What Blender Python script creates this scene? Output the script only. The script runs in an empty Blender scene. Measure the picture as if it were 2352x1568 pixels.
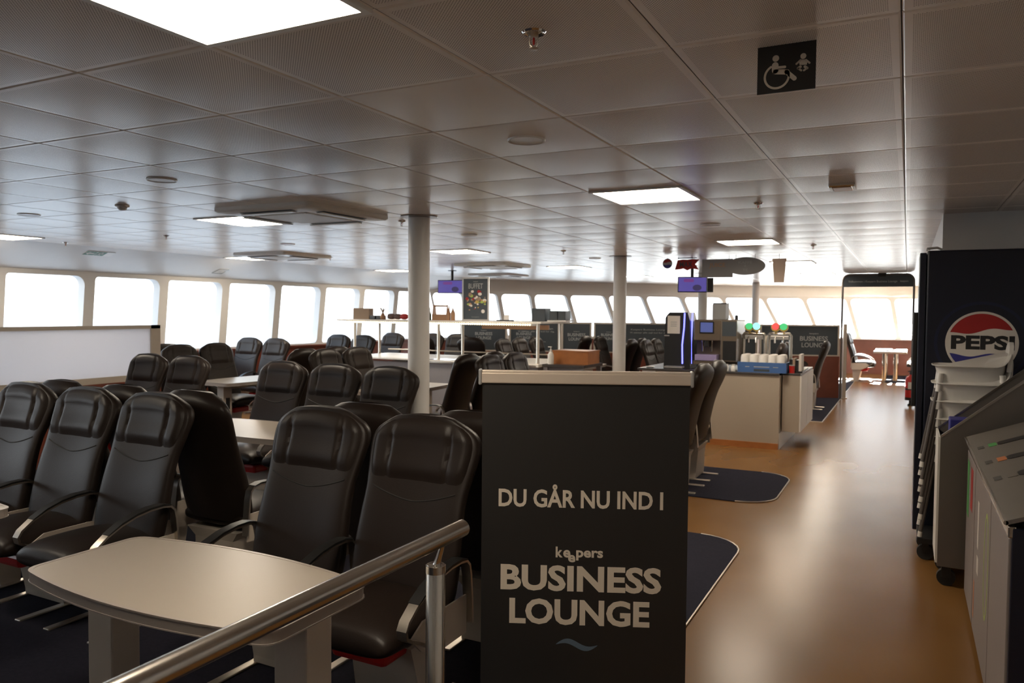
import bpy, bmesh, math, random
from mathutils import Vector, Matrix, noise
random.seed(7)
C = bpy.context.scene.collection
sc = bpy.context.scene
PI = math.pi

# ------------------------------------------------------------------ camera
EYE, ZC = 1.6, 2.3687
yaw, pitch, roll = 0.4737064, -0.0385809, 0.0083813
fw = Vector((-math.sin(yaw)*math.cos(pitch), math.cos(yaw)*math.cos(pitch), math.sin(pitch)))
rt = Vector((math.cos(yaw), math.sin(yaw), 0)); up = rt.cross(fw)
rt2 = rt*math.cos(roll)+up*math.sin(roll); up2 = -rt*math.sin(roll)+up*math.cos(roll)
cam = bpy.data.cameras.new('camera'); cam_o = bpy.data.objects.new('camera', cam); C.objects.link(cam_o)
cam.sensor_width = 36; cam.lens = 1770.698/2352*36; cam.clip_start = .02; cam.clip_end = 3000
cam_o.matrix_world = Matrix(((rt2.x, up2.x, -fw.x, 0), (rt2.y, up2.y, -fw.y, 0), (rt2.z, up2.z, -fw.z, EYE), (0, 0, 0, 1)))
cam.dof.use_dof = True; cam.dof.focus_distance = 2.75; cam.dof.aperture_fstop = 6.3
sc.camera = cam_o
# ------------------------------------------------------------------ view, world, sun
sc.view_settings.view_transform = 'Standard'; sc.view_settings.look = 'None'
sc.view_settings.gamma = 1; sc.view_settings.use_curve_mapping = False
sc.view_settings.exposure = 0.75
w = bpy.data.worlds.new('daylight_sky'); sc.world = w; w.use_nodes = True
SKY, SUN, LAMP = 2.8, 90.0, 20.0
wn, wl = w.node_tree.nodes, w.node_tree.links
bg = wn['Background']; bg.inputs['Strength'].default_value = SKY
tc = wn.new('ShaderNodeTexCoord'); sx = wn.new('ShaderNodeSeparateXYZ'); wl.new(tc.outputs['Generated'], sx.inputs[0])
rp = wn.new('ShaderNodeValToRGB'); wl.new(sx.outputs['Z'], rp.inputs[0])
rp.color_ramp.elements[0].position = 0.0; rp.color_ramp.elements[0].color = (.97, .97, 1.0, 1)
rp.color_ramp.elements[1].position = .7; rp.color_ramp.elements[1].color = (.55, .72, 1.0, 1)
e_ = rp.color_ramp.elements.new(.22); e_.color = (.86, .93, 1.0, 1)
wl.new(rp.outputs[0], bg.inputs['Color'])
sun = bpy.data.lights.new('sun', 'SUN'); sun.energy = SUN; sun.angle = math.radians(.6); sun.color = (1, .97, .92)
sun_o = bpy.data.objects.new('sun', sun); C.objects.link(sun_o)
sd = Vector((-.02*math.cos(math.radians(28)), -.9998*math.cos(math.radians(28)), -math.sin(math.radians(28))))
sun_o.rotation_euler = sd.to_track_quat('-Z', 'Y').to_euler(); sun_o.location = (-4, 30, 14)

sc.cycles.sample_clamp_indirect = 10.0

# ------------------------------------------------------------------ materials
def mat(name, col, rough=.5, metal=0, var=.08, scale=6, bump=0, bscale=80, emit=None, estr=0, spec=.5, coat=0):
    m = bpy.data.materials.new(name); m.use_nodes = True
    n, l = m.node_tree.nodes, m.node_tree.links; p = n['Principled BSDF']
    p.inputs['Roughness'].default_value = rough; p.inputs['Metallic'].default_value = metal
    p.inputs['Specular IOR Level'].default_value = spec
    if coat: p.inputs['Coat Weight'].default_value = coat; p.inputs['Coat Roughness'].default_value = .15
    t = n.new('ShaderNodeTexCoord'); nz = n.new('ShaderNodeTexNoise'); nz.inputs['Scale'].default_value = scale; nz.inputs['Detail'].default_value = 3
    l.new(t.outputs['Object'], nz.inputs['Vector'])
    mx = n.new('ShaderNodeMix'); mx.data_type = 'RGBA'
    mx.inputs[6].default_value = [c*(1-var) for c in col[:3]]+[1]; mx.inputs[7].default_value = [min(1, c*(1+var)) for c in col[:3]]+[1]
    l.new(nz.outputs['Fac'], mx.inputs[0]); l.new(mx.outputs[2], p.inputs['Base Color'])
    if bump:
        nb = n.new('ShaderNodeTexNoise'); nb.inputs['Scale'].default_value = bscale; nb.inputs['Detail'].default_value = 2
        l.new(t.outputs['Object'], nb.inputs['Vector'])
        b = n.new('ShaderNodeBump'); b.inputs['Strength'].default_value = bump; b.inputs['Distance'].default_value = .004
        l.new(nb.outputs['Fac'], b.inputs['Height']); l.new(b.outputs[0], p.inputs['Normal'])
    if emit: p.inputs['Emission Color'].default_value = list(emit)+[1]; p.inputs['Emission Strength'].default_value = estr
    return m
M = {}
M['leather'] = mat('black_leather', (.017, .0115, .009), .42, bump=.12, bscale=160, spec=.24)
M['fabric_pad'] = mat('black_arm_pad', (.01, .01, .01), .45)
M['alu'] = mat('brushed_aluminium', (.62, .57, .50), .34, 1, .05)
M['chairmetal'] = mat('beige_painted_metal', (.50, .44, .37), .42, 0, .05)
M['steel'] = mat('stainless_steel', (.58, .55, .50), .22, 1, .05, scale=3)
M['white'] = mat('white_paint', (.78, .76, .72), .38, 0, .03)
M['cream'] = mat('cream_wall_panel', (.69, .675, .655), .42, 0, .03)
M['fascia'] = mat('glare_lit_cream_fascia', (.83, .80, .75), .45, 0, .02)  # cream wall colour lightened to paint in sun and glare on the bow
M['redwood'] = mat('red_brown_veneer', (.17, .045, .026), .38, 0, .25, 5)
M['navy'] = mat('navy_carpet', (.022, .022, .034), .95, 0, .3, 60, bump=.4, bscale=300, spec=.1)
M['table'] = mat('pale_laminate', (.31, .27, .225), .36, 0, .03, 4, spec=.4)
M['tableedge'] = mat('grey_table_edge', (.30, .26, .23), .35, 0, .05)
M['counter'] = mat('beige_counter_panel', (.39, .33, .265), .38, 0, .04, 3)
M['countertop'] = mat('dark_counter_top', (.06, .055, .055), .25)
M['grey'] = mat('grey_laminate', (.26, .25, .27), .4)
M['slate'] = mat('slate_print', (.045, .056, .067), .45, 0, .06)
M['banner'] = mat('dark_banner_print', (.015, .014, .0135), .5, 0, .05)
M['letter'] = mat('pale_print', (.62, .55, .46), .55, 0, .03)
M['greyletter'] = mat('grey_print', (.36, .37, .37), .6, 0, .03)
M['blueprint'] = mat('dull_blue_print', (.09, .13, .18), .6)
M['black'] = mat('black_plastic', (.012, .012, .013), .4)
M['darkblue'] = mat('midnight_blue_enamel', (.005, .007, .018), .35, 0, .3, 2)
M['rubber'] = mat('black_rubber', (.015, .014, .013), .7)
M['red'] = mat('red_enamel', (.45, .015, .012), .3, 0, .05)
M['redprint'] = mat('red_print', (.33, .012, .012), .5)
M['bluep'] = mat('blue_print', (.03, .03, .22), .5)
M['whitep'] = mat('white_print', (.62, .58, .53), .5)
M['greenp'] = mat('green_print', (.05, .28, .06), .5)
M['orangep'] = mat('orange_print', (.5, .16, .05), .5)
M['limep'] = mat('lime_print', (.36, .48, .10), .5)
M['binpanel'] = mat('grey_bin_panel', (.22, .19, .18), .45, 0, .06, 3)
M['binplate'] = mat('dull_steel_plate', (.20, .18, .16), .5, .6, .08)
M['cratebl'] = mat('blue_crate_plastic', (.05, .12, .30), .45)
M['cup'] = mat('white_cup', (.72, .69, .65), .45)
M['wood'] = mat('orange_wood', (.36, .13, .035), .4, 0, .25, 8)
M['caddy'] = mat('brown_wood', (.30, .16, .08), .5, 0, .2, 10)
M['card'] = mat('brown_cardboard', (.30, .22, .16), .8, 0, .08)
M['bread'] = mat('dark_crust', (.10, .06, .05), .6, 0, .3, 12)
M['greenglass'] = mat('green_glass', (.03, .05, .01), .15)
M['coffee'] = mat('bronze_machine', (.16, .125, .095), .35, .4, .06)
M['silverp'] = mat('silver_plastic', (.45, .44, .43), .3, .5)
M['acwhite'] = mat('ivory_plastic', (.80, .76, .70), .35)
M['acdark'] = mat('dark_slot', (.05, .045, .04), .6)
M['railpaint'] = mat('satin_champagne_rail', (.62, .53, .45), .4, .25, .03)
M['chrome'] = mat('chrome', (.75, .73, .70), .08, 1, .02)
M['shell'] = mat('white_seat_plastic', (.72, .70, .66), .3, 0, .02)
M['tube'] = mat('grey_tube', (.10, .085, .078), .4, 0)
M['lampglow'] = mat('lamp_diffuser', (1, 1, 1), .6, emit=(1, .86, .68), estr=LAMP)
M['ledwarm'] = mat('warm_led', (1, 1, 1), .6, emit=(1, .82, .45), estr=6)
M['ledblue'] = mat('blue_led', (.1, .1, 1), .5, emit=(.16, .17, 1), estr=1.9)
M['purplescreen'] = mat('purple_screen', (.02, .02, .05), .2, emit=(.13, .10, .42), estr=.42)
M['screenblob'] = mat('dark_screen_shape', (.02, .02, .05), .2, emit=(.04, .03, .08), estr=.6)
M['screenred'] = mat('magenta_screen_shape', (.02, .02, .05), .2, emit=(.22, .06, .28), estr=.4)
M['bluescreen'] = mat('blue_screen', (.02, .02, .05), .2, emit=(.10, .13, .34), estr=.45)
M['purpletray'] = mat('purple_tray', (.30, .25, .45), .3)
M['tapgreen'] = mat('lit_green_badge', (.05, .3, .1), .3, emit=(.05, .42, .15), estr=.7)
M['tapblue'] = mat('lit_ice_blue_badge', (.2, .5, .6), .3, emit=(.25, .75, .9), estr=.9)
M['tapred'] = mat('lit_red_badge', (.4, .05, .05), .3, emit=(.6, .07, .06), estr=.7)
M['gold'] = mat('gold_badge_rim', (.55, .38, .10), .35, .3)
M['seawater'] = mat('sea_water', (.05, .06, .075), .36, 0, .2, .05, spec=.5)
M['hazyslate'] = mat('haze_lifted_slate', (.27, .27, .27), .5)  # dark board colour lifted to grey, painting in the haze over the signs
M['cupprint'] = mat('pale_peach_print', (.72, .56, .44), .5)
M['peach'] = mat('peach_print', (.45, .25, .14), .5)

def ceiling_mat(name, dots):
    m = mat(name, (.86, .79, .715), .27, 0, .02, 2, spec=.28)
    n, l = m.node_tree.nodes, m.node_tree.links; p = n['Principled BSDF']
    if dots:
        t = n.new('ShaderNodeTexCoord'); masks = []
        for off in (0, .5):
            mp = n.new('ShaderNodeVectorMath'); mp.operation = 'MULTIPLY_ADD'
            mp.inputs[1].default_value = (1/.0098, 1/.0098, 0); mp.inputs[2].default_value = (off, off, 0)
            l.new(t.outputs['Object'], mp.inputs[0])
            fr = n.new('ShaderNodeVectorMath'); fr.operation = 'FRACTION'; l.new(mp.outputs[0], fr.inputs[0])
            sb = n.new('ShaderNodeVectorMath'); sb.operation = 'SUBTRACT'; sb.inputs[1].default_value = (.5, .5, 0); l.new(fr.outputs[0], sb.inputs[0])
            ln = n.new('ShaderNodeVectorMath'); ln.operation = 'LENGTH'; l.new(sb.outputs[0], ln.inputs[0]); masks.append(ln)
        mn = n.new('ShaderNodeMath'); mn.operation = 'MINIMUM'; l.new(masks[0].outputs['Value'], mn.inputs[0]); l.new(masks[1].outputs['Value'], mn.inputs[1])
        # tile border stays unpierced: fraction of 0.6 m tile
        tb = n.new('ShaderNodeVectorMath'); tb.operation = 'MULTIPLY_ADD'; tb.inputs[1].default_value = (1/.6, 1/.6, 0); tb.inputs[2].default_value = (.0337/.6+20, -2.2198/.6+20, 0)
        l.new(t.outputs['Object'], tb.inputs[0])
        f2 = n.new('ShaderNodeVectorMath'); f2.operation = 'FRACTION'; l.new(tb.outputs[0], f2.inputs[0])
        s2 = n.new('ShaderNodeVectorMath'); s2.operation = 'SUBTRACT'; s2.inputs[1].default_value = (.5, .5, 0); l.new(f2.outputs[0], s2.inputs[0])
        a2 = n.new('ShaderNodeVectorMath'); a2.operation = 'ABSOLUTE'; l.new(s2.outputs[0], a2.inputs[0])
        xy = n.new('ShaderNodeSeparateXYZ'); l.new(a2.outputs[0], xy.inputs[0])
        mm = n.new('ShaderNodeMath'); mm.operation = 'MAXIMUM'; l.new(xy.outputs[0], mm.inputs[0]); l.new(xy.outputs[1], mm.inputs[1])
        lt = n.new('ShaderNodeMath'); lt.operation = 'LESS_THAN'; lt.inputs[1].default_value = .455; l.new(mm.outputs[0], lt.inputs[0])
        hole = n.new('ShaderNodeMath'); hole.operation = 'LESS_THAN'; hole.inputs[1].default_value = .175; l.new(mn.outputs[0], hole.inputs[0])
        ml = n.new('ShaderNodeMath'); ml.operation = 'MULTIPLY'; l.new(lt.outputs[0], ml.inputs[0]); l.new(hole.outputs[0], ml.inputs[1])
        mx = n.new('ShaderNodeMix'); mx.data_type = 'RGBA'
        src = p.inputs['Base Color'].links[0].from_socket; l.new(src, mx.inputs[6]); mx.inputs[7].default_value = (.12, .085, .06, 1)
        l.new(ml.outputs[0], mx.inputs[0]); l.new(mx.outputs[2], p.inputs['Base Color'])
        rr = n.new('ShaderNodeMapRange'); rr.inputs[3].default_value = .26; rr.inputs[4].default_value = .9
        l.new(ml.outputs[0], rr.inputs[0]); l.new(rr.outputs[0], p.inputs['Roughness'])
    return m
M['tile'] = ceiling_mat('plain_ceiling_pan', False); M['tiledots'] = ceiling_mat('perforated_ceiling_pan', True)

def floor_mat():
    m = mat('tan_vinyl_floor', (.36, .185, .07), .27, 0, .1, 3, spec=.20)
    n, l = m.node_tree.nodes, m.node_tree.links; p = n['Principled BSDF']
    t = n.new('ShaderNodeTexCoord'); mp = n.new('ShaderNodeMapping'); mp.inputs['Scale'].default_value = (1.6, 1.0, 1); l.new(t.outputs['Object'], mp.inputs[0])
    nz = n.new('ShaderNodeTexNoise'); nz.inputs['Scale'].default_value = 1.2; nz.inputs['Detail'].default_value = 1; l.new(mp.outputs[0], nz.inputs['Vector'])
    rp = n.new('ShaderNodeValToRGB'); rp.color_ramp.elements[0].color = (.185, .088, .026, 1); rp.color_ramp.elements[1].color = (.225, .115, .038, 1)
    rp.color_ramp.elements[0].position = .3; rp.color_ramp.elements[1].position = .72
    l.new(nz.outputs['Fac'], rp.inputs[0])
    l.new(rp.outputs[0], p.inputs['Base Color'])
    p.inputs['Roughness'].default_value = .26
    return m
M['floor'] = floor_mat()
def glass_mat():
    m = bpy.data.materials.new('window_glass'); m.use_nodes = True
    n, l = m.node_tree.nodes, m.node_tree.links; n.remove(n['Principled BSDF'])
    tr = n.new('ShaderNodeBsdfTransparent'); tr.inputs[0].default_value = (.93, .97, .97, 1)
    gl = n.new('ShaderNodeBsdfGlossy'); gl.inputs['Roughness'].default_value = .02
    mx = n.new('ShaderNodeMixShader'); fr = n.new('ShaderNodeFresnel'); fr.inputs[0].default_value = 1.35
    l.new(fr.outputs[0], mx.inputs[0]); l.new(tr.outputs[0], mx.inputs[1]); l.new(gl.outputs[0], mx.inputs[2])
    l.new(mx.outputs[0], n['Material Output'].inputs[0]); return m
M['glass'] = glass_mat()

def frosted():
    m = bpy.data.materials.new('frosted_glass'); m.use_nodes = True
    n, l = m.node_tree.nodes, m.node_tree.links; n.remove(n['Principled BSDF'])
    t_ = n.new('ShaderNodeBsdfTranslucent'); t_.inputs[0].default_value = (.80, .81, .86, 1); d = n.new('ShaderNodeBsdfDiffuse'); d.inputs[0].default_value = (.75, .75, .78, 1)
    mx = n.new('ShaderNodeMixShader'); mx.inputs[0].default_value = .35; l.new(t_.outputs[0], mx.inputs[1]); l.new(d.outputs[0], mx.inputs[2]); l.new(mx.outputs[0], n['Material Output'].inputs[0]); return m
M['frosted'] = frosted()

# ------------------------------------------------------------------ mesh helpers
class MB:
    def __init__(s): s.v = []; s.f = []; s.mi = []
    def add(s, vs, fs, mi=0):
        o = len(s.v); s.v += [tuple(v) for v in vs]; s.f += [tuple(i+o for i in f) for f in fs]; s.mi += [mi]*len(fs); return s
    def box(s, x0, x1, y0, y1, z0, z1, mi=0):
        vs = [(x, y, z) for x in (x0, x1) for y in (y0, y1) for z in (z0, z1)]
        return s.add(vs, [(0, 1, 3, 2), (4, 6, 7, 5), (0, 4, 5, 1), (2, 3, 7, 6), (0, 2, 6, 4), (1, 5, 7, 3)], mi)
    def rbox(s, x0, x1, y0, y1, z0, z1, r=.01, seg=2, mi=0):
        bm = bmesh.new(); bmesh.ops.create_cube(bm, size=1)
        for v in bm.verts: v.co = Vector(((x0+x1)/2+v.co.x*(x1-x0), (y0+y1)/2+v.co.y*(y1-y0), (z0+z1)/2+v.co.z*(z1-z0)))
        bmesh.ops.bevel(bm, geom=bm.edges[:], offset=min(r, .49*min(x1-x0, y1-y0, z1-z0)), segments=seg, affect='EDGES', profile=.5)
        bm.verts.index_update(); s.add([v.co[:] for v in bm.verts], [[v.index for v in f.verts] for f in bm.faces], mi); bm.free(); return s
    def tube(s, path, r, n=10, mi=0, cap=True):
        P = [Vector(p) for p in path]; R = r if isinstance(r, (list, tuple)) else [r]*len(P); rings = []; pu = None
        for i, p in enumerate(P):
            t = (P[min(i+1, len(P)-1)]-P[max(i-1, 0)]).normalized()
            if pu is None: pu = t.orthogonal().normalized()
            u = (pu-t*pu.dot(t)).normalized(); pu = u; b = t.cross(u)
            rings.append([p+(u*math.cos(a)+b*math.sin(a))*R[i] for a in [2*PI*k/n for k in range(n)]])
        vs = [v for q in rings for v in q]; fs = []
        for i in range(len(P)-1):
            for k in range(n): fs.append((i*n+k, i*n+(k+1) % n, (i+1)*n+(k+1) % n, (i+1)*n+k))
        if cap: fs += [tuple(range(n))[::-1], tuple((len(P)-1)*n+k for k in range(n))]
        return s.add(vs, fs, mi)
    def lathe(s, c, prof, n=24, mi=0):
        vs = []; fs = []
        for (r, z) in prof: vs += [(c[0]+r*math.cos(2*PI*k/n), c[1]+r*math.sin(2*PI*k/n), c[2]+z) for k in range(n)]
        for i in range(len(prof)-1):
            for k in range(n): fs.append((i*n+k, i*n+(k+1) % n, (i+1)*n+(k+1) % n, (i+1)*n+k))
        fs += [tuple(range(n))[::-1], tuple((len(prof)-1)*n+k for k in range(n))]
        return s.add(vs, fs, mi)
    def loft(s, rings, mi=0):
        n = len(rings[0]); vs = [v for r in rings for v in r]; fs = []
        for i in range(len(rings)-1):
            for k in range(n): fs.append((i*n+k, i*n+(k+1) % n, (i+1)*n+(k+1) % n, (i+1)*n+k))
        fs += [tuple(range(n))[::-1], tuple((len(rings)-1)*n+k for k in range(n))]
        return s.add(vs, fs, mi)
    def prism(s, poly, fr, t, mi=0, hole=None):
        """poly: 2D points; fr: (origin, u axis, v axis); extruded by t along u x v"""
        o, u, v = [Vector(q) for q in fr]; nn = u.cross(v).normalized()*t; n = len(poly)
        a = [o+u*p[0]+v*p[1] for p in poly]; b = [p+nn for p in a]
        if hole is None:
            return s.add(a+b, [tuple(range(n))[::-1], tuple(range(n, 2*n))]+[(k, (k+1) % n, n+(k+1) % n, n+k) for k in range(n)], mi)
        h = [o+u*p[0]+v*p[1] for p in hole]; hb = [p+nn for p in h]; fs = []
        for k in range(n):
            k2 = (k+1) % n
            fs += [(k, k2, 2*n+k2, 2*n+k), (n+k, 3*n+k, 3*n+k2, n+k2), (k, n+k, n+k2, k2), (2*n+k, 2*n+k2, 3*n+k2, 3*n+k)]
        return s.add(a+b+h+hb, fs, mi)
    def build(s, name, m, parent=None, smooth=False, angle=40):
        me = bpy.data.meshes.new(name); me.from_pydata(s.v, [], s.f); me.update()
        for x in (m if isinstance(m, (list, tuple)) else [m]): me.materials.append(x if not isinstance(x, str) else M[x])
        if any(s.mi): me.polygons.foreach_set('material_index', s.mi)
        bm = bmesh.new(); bm.from_mesh(me); bmesh.ops.recalc_face_normals(bm, faces=bm.faces); bm.to_mesh(me); bm.free()
        if smooth:
            me.polygons.foreach_set('use_smooth', [True]*len(me.polygons))
            me.set_sharp_from_angle(angle=math.radians(angle))
        o = bpy.data.objects.new(name, me); C.objects.link(o)
        if parent: o.parent = parent
        return o
def thing(name, label, cat, loc=(0, 0, 0), rz=0, group=None):
    o = bpy.data.objects.new(name, None); C.objects.link(o); o.location = loc; o.rotation_euler = (0, 0, rz); o.empty_display_size = .1
    o['label'] = label; o['category'] = cat
    if group: o['group'] = group
    return o
def tag(o, label, cat, group=None):
    o['label'] = label; o['category'] = cat
    if group: o['group'] = group
    return o
def struct(o): o['kind'] = 'structure'; return o
def dup(r0, loc, rz=0, label=None, skip=(), group=None):
    r = r0.copy(); C.objects.link(r); r.location = loc; r.rotation_euler = (0, 0, rz)
    if label: r['label'] = label
    if group: r['group'] = group
    for ch in list(r0.children):
        if ch.get('side') in skip and ch.get('side') is not None: continue
        c = ch.copy(); C.objects.link(c); c.parent = r
        for g in ch.children: d = g.copy(); C.objects.link(d); d.parent = c
    return r
def circ(cx, cy, rx, ry=None, n=24, a0=0, a1=2*PI):
    ry = ry or rx; full = abs(a1-a0-2*PI) < 1e-6; m = n if full else n-1
    return [(cx+rx*math.cos(a0+(a1-a0)*k/m), cy+ry*math.sin(a0+(a1-a0)*k/m)) for k in range(n)]
def rrect(x0, x1, y0, y1, r, n=6):
    r = r if isinstance(r, (list, tuple)) else [r]*4; out = []
    for (cx, cy, a, q) in ((x1, y1, 0, r[0]), (x0, y1, PI/2, r[1]), (x0, y0, PI, r[2]), (x1, y0, 1.5*PI, r[3])):
        ccx = cx-q if cx == x1 else cx+q; ccy = cy-q if cy == y1 else cy+q
        out += [(ccx+q*math.cos(a+PI/2*k/n), ccy+q*math.sin(a+PI/2*k/n)) for k in range(n+1)]
    return out
def capsule(p, q, r0, r1=None, n=8):
    r1 = r1 or r0; a = math.atan2(q[1]-p[1], q[0]-p[0])
    return [(p[0]+r0*math.cos(a+PI/2+PI*k/n), p[1]+r0*math.sin(a+PI/2+PI*k/n)) for k in range(n+1)] + [(q[0]+r1*math.cos(a-PI/2+PI*k/n), q[1]+r1*math.sin(a-PI/2+PI*k/n)) for k in range(n+1)]
def text_mesh(mb, s, box, fr, t=.0008, bold=.0, mi=0):
    """letters of s fitted into box (x0,x1,y0,y1) of frame fr and appended to mb"""
    cu = bpy.data.curves.new('lettering', 'FONT'); cu.body = s; cu.size = 1; cu.offset = bold; cu.resolution_u = 3; cu.fill_mode = 'BOTH'
    to = bpy.data.objects.new('lettering', cu); C.objects.link(to); dg = bpy.context.evaluated_depsgraph_get(); dg.update()
    me = bpy.data.meshes.new_from_object(to.evaluated_get(dg)); bpy.data.objects.remove(to); bpy.data.curves.remove(cu)
    vs = [v.co for v in me.vertices]
    if not vs: return
    x0, x1 = min(v.x for v in vs), max(v.x for v in vs); y0, y1 = min(v.y for v in vs), max(v.y for v in vs)
    o, u, v_ = [Vector(q) for q in fr]; nn = u.cross(v_).normalized()*t
    P = [o+u*(box[0]+(v.x-x0)/(x1-x0)*(box[1]-box[0]))+v_*(box[2]+(v.y-y0)/(y1-y0)*(box[3]-box[2]))+nn for v in vs]
    mb.add(P, [tuple(p.vertices) for p in me.polygons], mi); bpy.data.meshes.remove(me)

# ------------------------------------------------------------------ setting: curved bow wall and straight side wall
def yc(x): return 23.2-.081*x*x
ST = [(0, -10.0)]; _x = -10.0
while _x < 5:
    dx = .02; ST.append((ST[-1][0]+math.hypot(dx, yc(_x+dx)-yc(_x)), _x+dx)); _x += dx
def s_of(x):
    i = min(len(ST)-2, max(0, int((x+10)/.02))); f = (x-ST[i][1])/.02; return ST[i][0]+f*(ST[i+1][0]-ST[i][0])
def front(s, z, d):
    if s <= 0: x = -10+s*.55
    else:
        lo, hi = 0, len(ST)-1
        while hi-lo > 1:
            m = (lo+hi)//2
            if ST[m][0] <= s: lo = m
            else: hi = m
        x = ST[lo][1]+(s-ST[lo][0])/(ST[hi][0]-ST[lo][0])*.02
    n = Vector((.162*x, 1, 0)).normalized(); p = Vector((x, yc(x), z))+n*(d-.12)
    return p
def left(u, z, d): return Vector((-9.86-.11*(2.03-z)-d, u, z))
def cell(mb, mf, uA, uB, lA, lB, zb, zt, hw, depth, rad, zlo, zhi):
    """one window: wall skin with a rounded opening, its reveal; returns the pane outline"""
    def Lu(z): return uA+lA*(2.03-z)
    def Ru(z): return uB+lB*(2.03-z)
    out = rrect(0, 1, zb, zt, 0.0001, 6); hole = []
    wd = uB-uA-2*hw; r0 = rad
    for (a, z) in rrect(0, wd, zb, zt, [r0[1], r0[0], r0[2], r0[3]], 6):
        hole.append((Lu(z)+hw+(Ru(z)-Lu(z)-2*hw)*a/wd, z))
    n = len(hole); cu = sum(h[0] for h in hole)/n; cz = (zb+zt)/2; rim = []
    corners = [(1, zhi), (0, zhi), (0, zlo), (1, zlo)]
    for k in range(n):
        q = k//7; j = k % 7
        a, z = corners[q]; na, nz_ = corners[(q+1) % 4]
        u = (Ru if a else Lu)(z)
        rim.append((u, z))
    # spread side points along the straight edges
    I = [mf(u, z, 0) for u, z in hole]; O = [mf(u, z, 0) for u, z in rim]; Rv = [mf(u, z, depth) for u, z in hole]
    mb.add(I+O+Rv, [(k, (k+1) % n, n+(k+1) % n, n+k) for k in range(n)]+[(k, 2*n+k, 2*n+(k+1) % n, (k+1) % n) for k in range(n)])
    return [mf(u, z, depth-.015) for u, z in hole]
win_n = [0]
def pane(pts):
    win_n[0] += 1; mb = MB(); mb.add(pts, [tuple(range(len(pts)))])
    return struct(mb.build('window_%d' % win_n[0], 'glass'))
# left wall
wl_ = MB(); pit = 1.174; y0 = 6.705-1.174*7
for k in range(14):
    a = y0+pit*k
    if a+pit > 15.3: break
    pane(cell(wl_, left, a, a+pit, 0, 0, .98, 2.03, .075, .14, (.05, .13, .05, .08), .93, 2.09))
ytop = y0+pit*14
wl_.add([left(-2.6, 2.09, 0), left(15.4, 2.09, 0), (-9.034, 15.4, ZC), (-9.034, -2.6, ZC)], [(0, 1, 2, 3)])
struct(wl_.build('wall_left', 'cream', smooth=True, angle=30))
lw = MB(); lw.add([left(-2.6, .93, 0), left(15.4, .93, 0), left(15.4, 0, 0), left(-2.6, 0, 0)], [(0, 1, 2, 3)])
lw.box(-10.03, -9.94, -2.6, 15.2, .925, .95); struct(lw.build('baseboard_left', 'redwood'))
# bow wall
wf = MB()
mx_ = [-9.98, -9.5, -8.98, -8.44, -7.82, -7.10, -6.34, -5.52, -4.59, -3.6, -2.6, -1.5, -.4, .55, 1.5, 2.5, 3.5]
ln_ = [.25, .25, .22, .2, .34, .41, .46, .5, .55, .56, .43, .3, .18, .1, 0, 0, 0]
for k in range(len(mx_)-1):
    pane(cell(wf, front, s_of(mx_[k]), s_of(mx_[k+1]), ln_[k], ln_[k+1], .98, 2.03, .05, .12, (.13, .09, .08, .08), .93, 2.09))
N = 60; ss = [s_of(-10)+(s_of(3.5)-s_of(-10))*k/N for k in range(N+1)]
a = [front(s, 2.09, 0) for s in ss]; b = [front(s, ZC+.02, .05) for s in ss]
wf.add(a+b, [(k, k+1, N+2+k, N+1+k) for k in range(N)])
struct(wf.build('wall_front', 'fascia', smooth=True, angle=30))
bf = MB(); a = [front(s, .93, 0) for s in ss]; b = [front(s, 0, 0) for s in ss]; bf.add(a+b, [(k, k+1, N+2+k, N+1+k) for k in range(N)])
struct(bf.build('baseboard_front', 'redwood', smooth=True))
fs = MB(); a = [front(s_, .955, .0) for s_ in ss]; b = [front(s_, .955, -.10) for s_ in ss]; c = [front(s_, .925, -.10) for s_ in ss]; fs.add(a+b+c, [(k, k+1, N+2+k, N+1+k) for k in range(N)]+[(N+1+k, N+2+k, 2*N+3+k, 2*N+2+k) for k in range(N)])  # window sill, its ledge added to bounce sun up onto the fascia
struct(fs.build('trim_3', 'cream'))
# floor
fl_ = [(-10.08, -2.65, 0), (3.42, -2.65, 0)]+[(x_, yc(x_)-.1, 0) for x_ in [3.42-13.42*k/40 for k in range(41)]]+[(-10.08, 15.0, 0)]
struct(MB().add(fl_, [tuple(range(len(fl_)))]).build('floor', 'floor'))
# right casing: deep bulkhead with a corner at 6.69 m, plain white side along the aisle
wr = MB(); wr.box(.22, 1.4, 6.69, 18.6, 0, ZC)
struct(wr.build('wall_right', 'cream'))
t1 = MB()
for yy in (7.9, 8.7, 10.6, 11.5, 13.2, 14.2, 16.6, 17.5): t1.box(.19, .22, yy, yy+.06, 0, 2.1)
for yy in (7.9, 10.6, 13.2, 16.6): t1.box(.19, .22, yy, yy+.96, 2.04, 2.1)
struct(t1.build('trim_1', 'white'))
w2 = MB(); w2.box(1.17, 1.3, -2.6, 6.69, 0, ZC+.02); struct(w2.build('wall_recess', 'cream'))
w4 = MB(); w4.box(3.4, 3.5, 18.6, 23.3, 0, ZC+.02); w4.box(1.4, 3.5, 18.5, 18.6, 0, ZC+.02); struct(w4.build('wall_starboard', 'cream'))
w3 = MB(); w3.box(-10.3, 1.3, -2.7, -2.6, 0, ZC+.02); struct(w3.build('wall_back', 'cream'))
sl = MB().box(.715, .735, 6.685, 6.69, .0, ZC); struct(sl.build('trim_2', 'cream'))
struct(MB().add([(-900, -900, -8), (900, -900, -8), (900, 900, -8), (-900, 900, -8)], [(0, 1, 2, 3)]).build('sea', 'seawater'))

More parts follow.
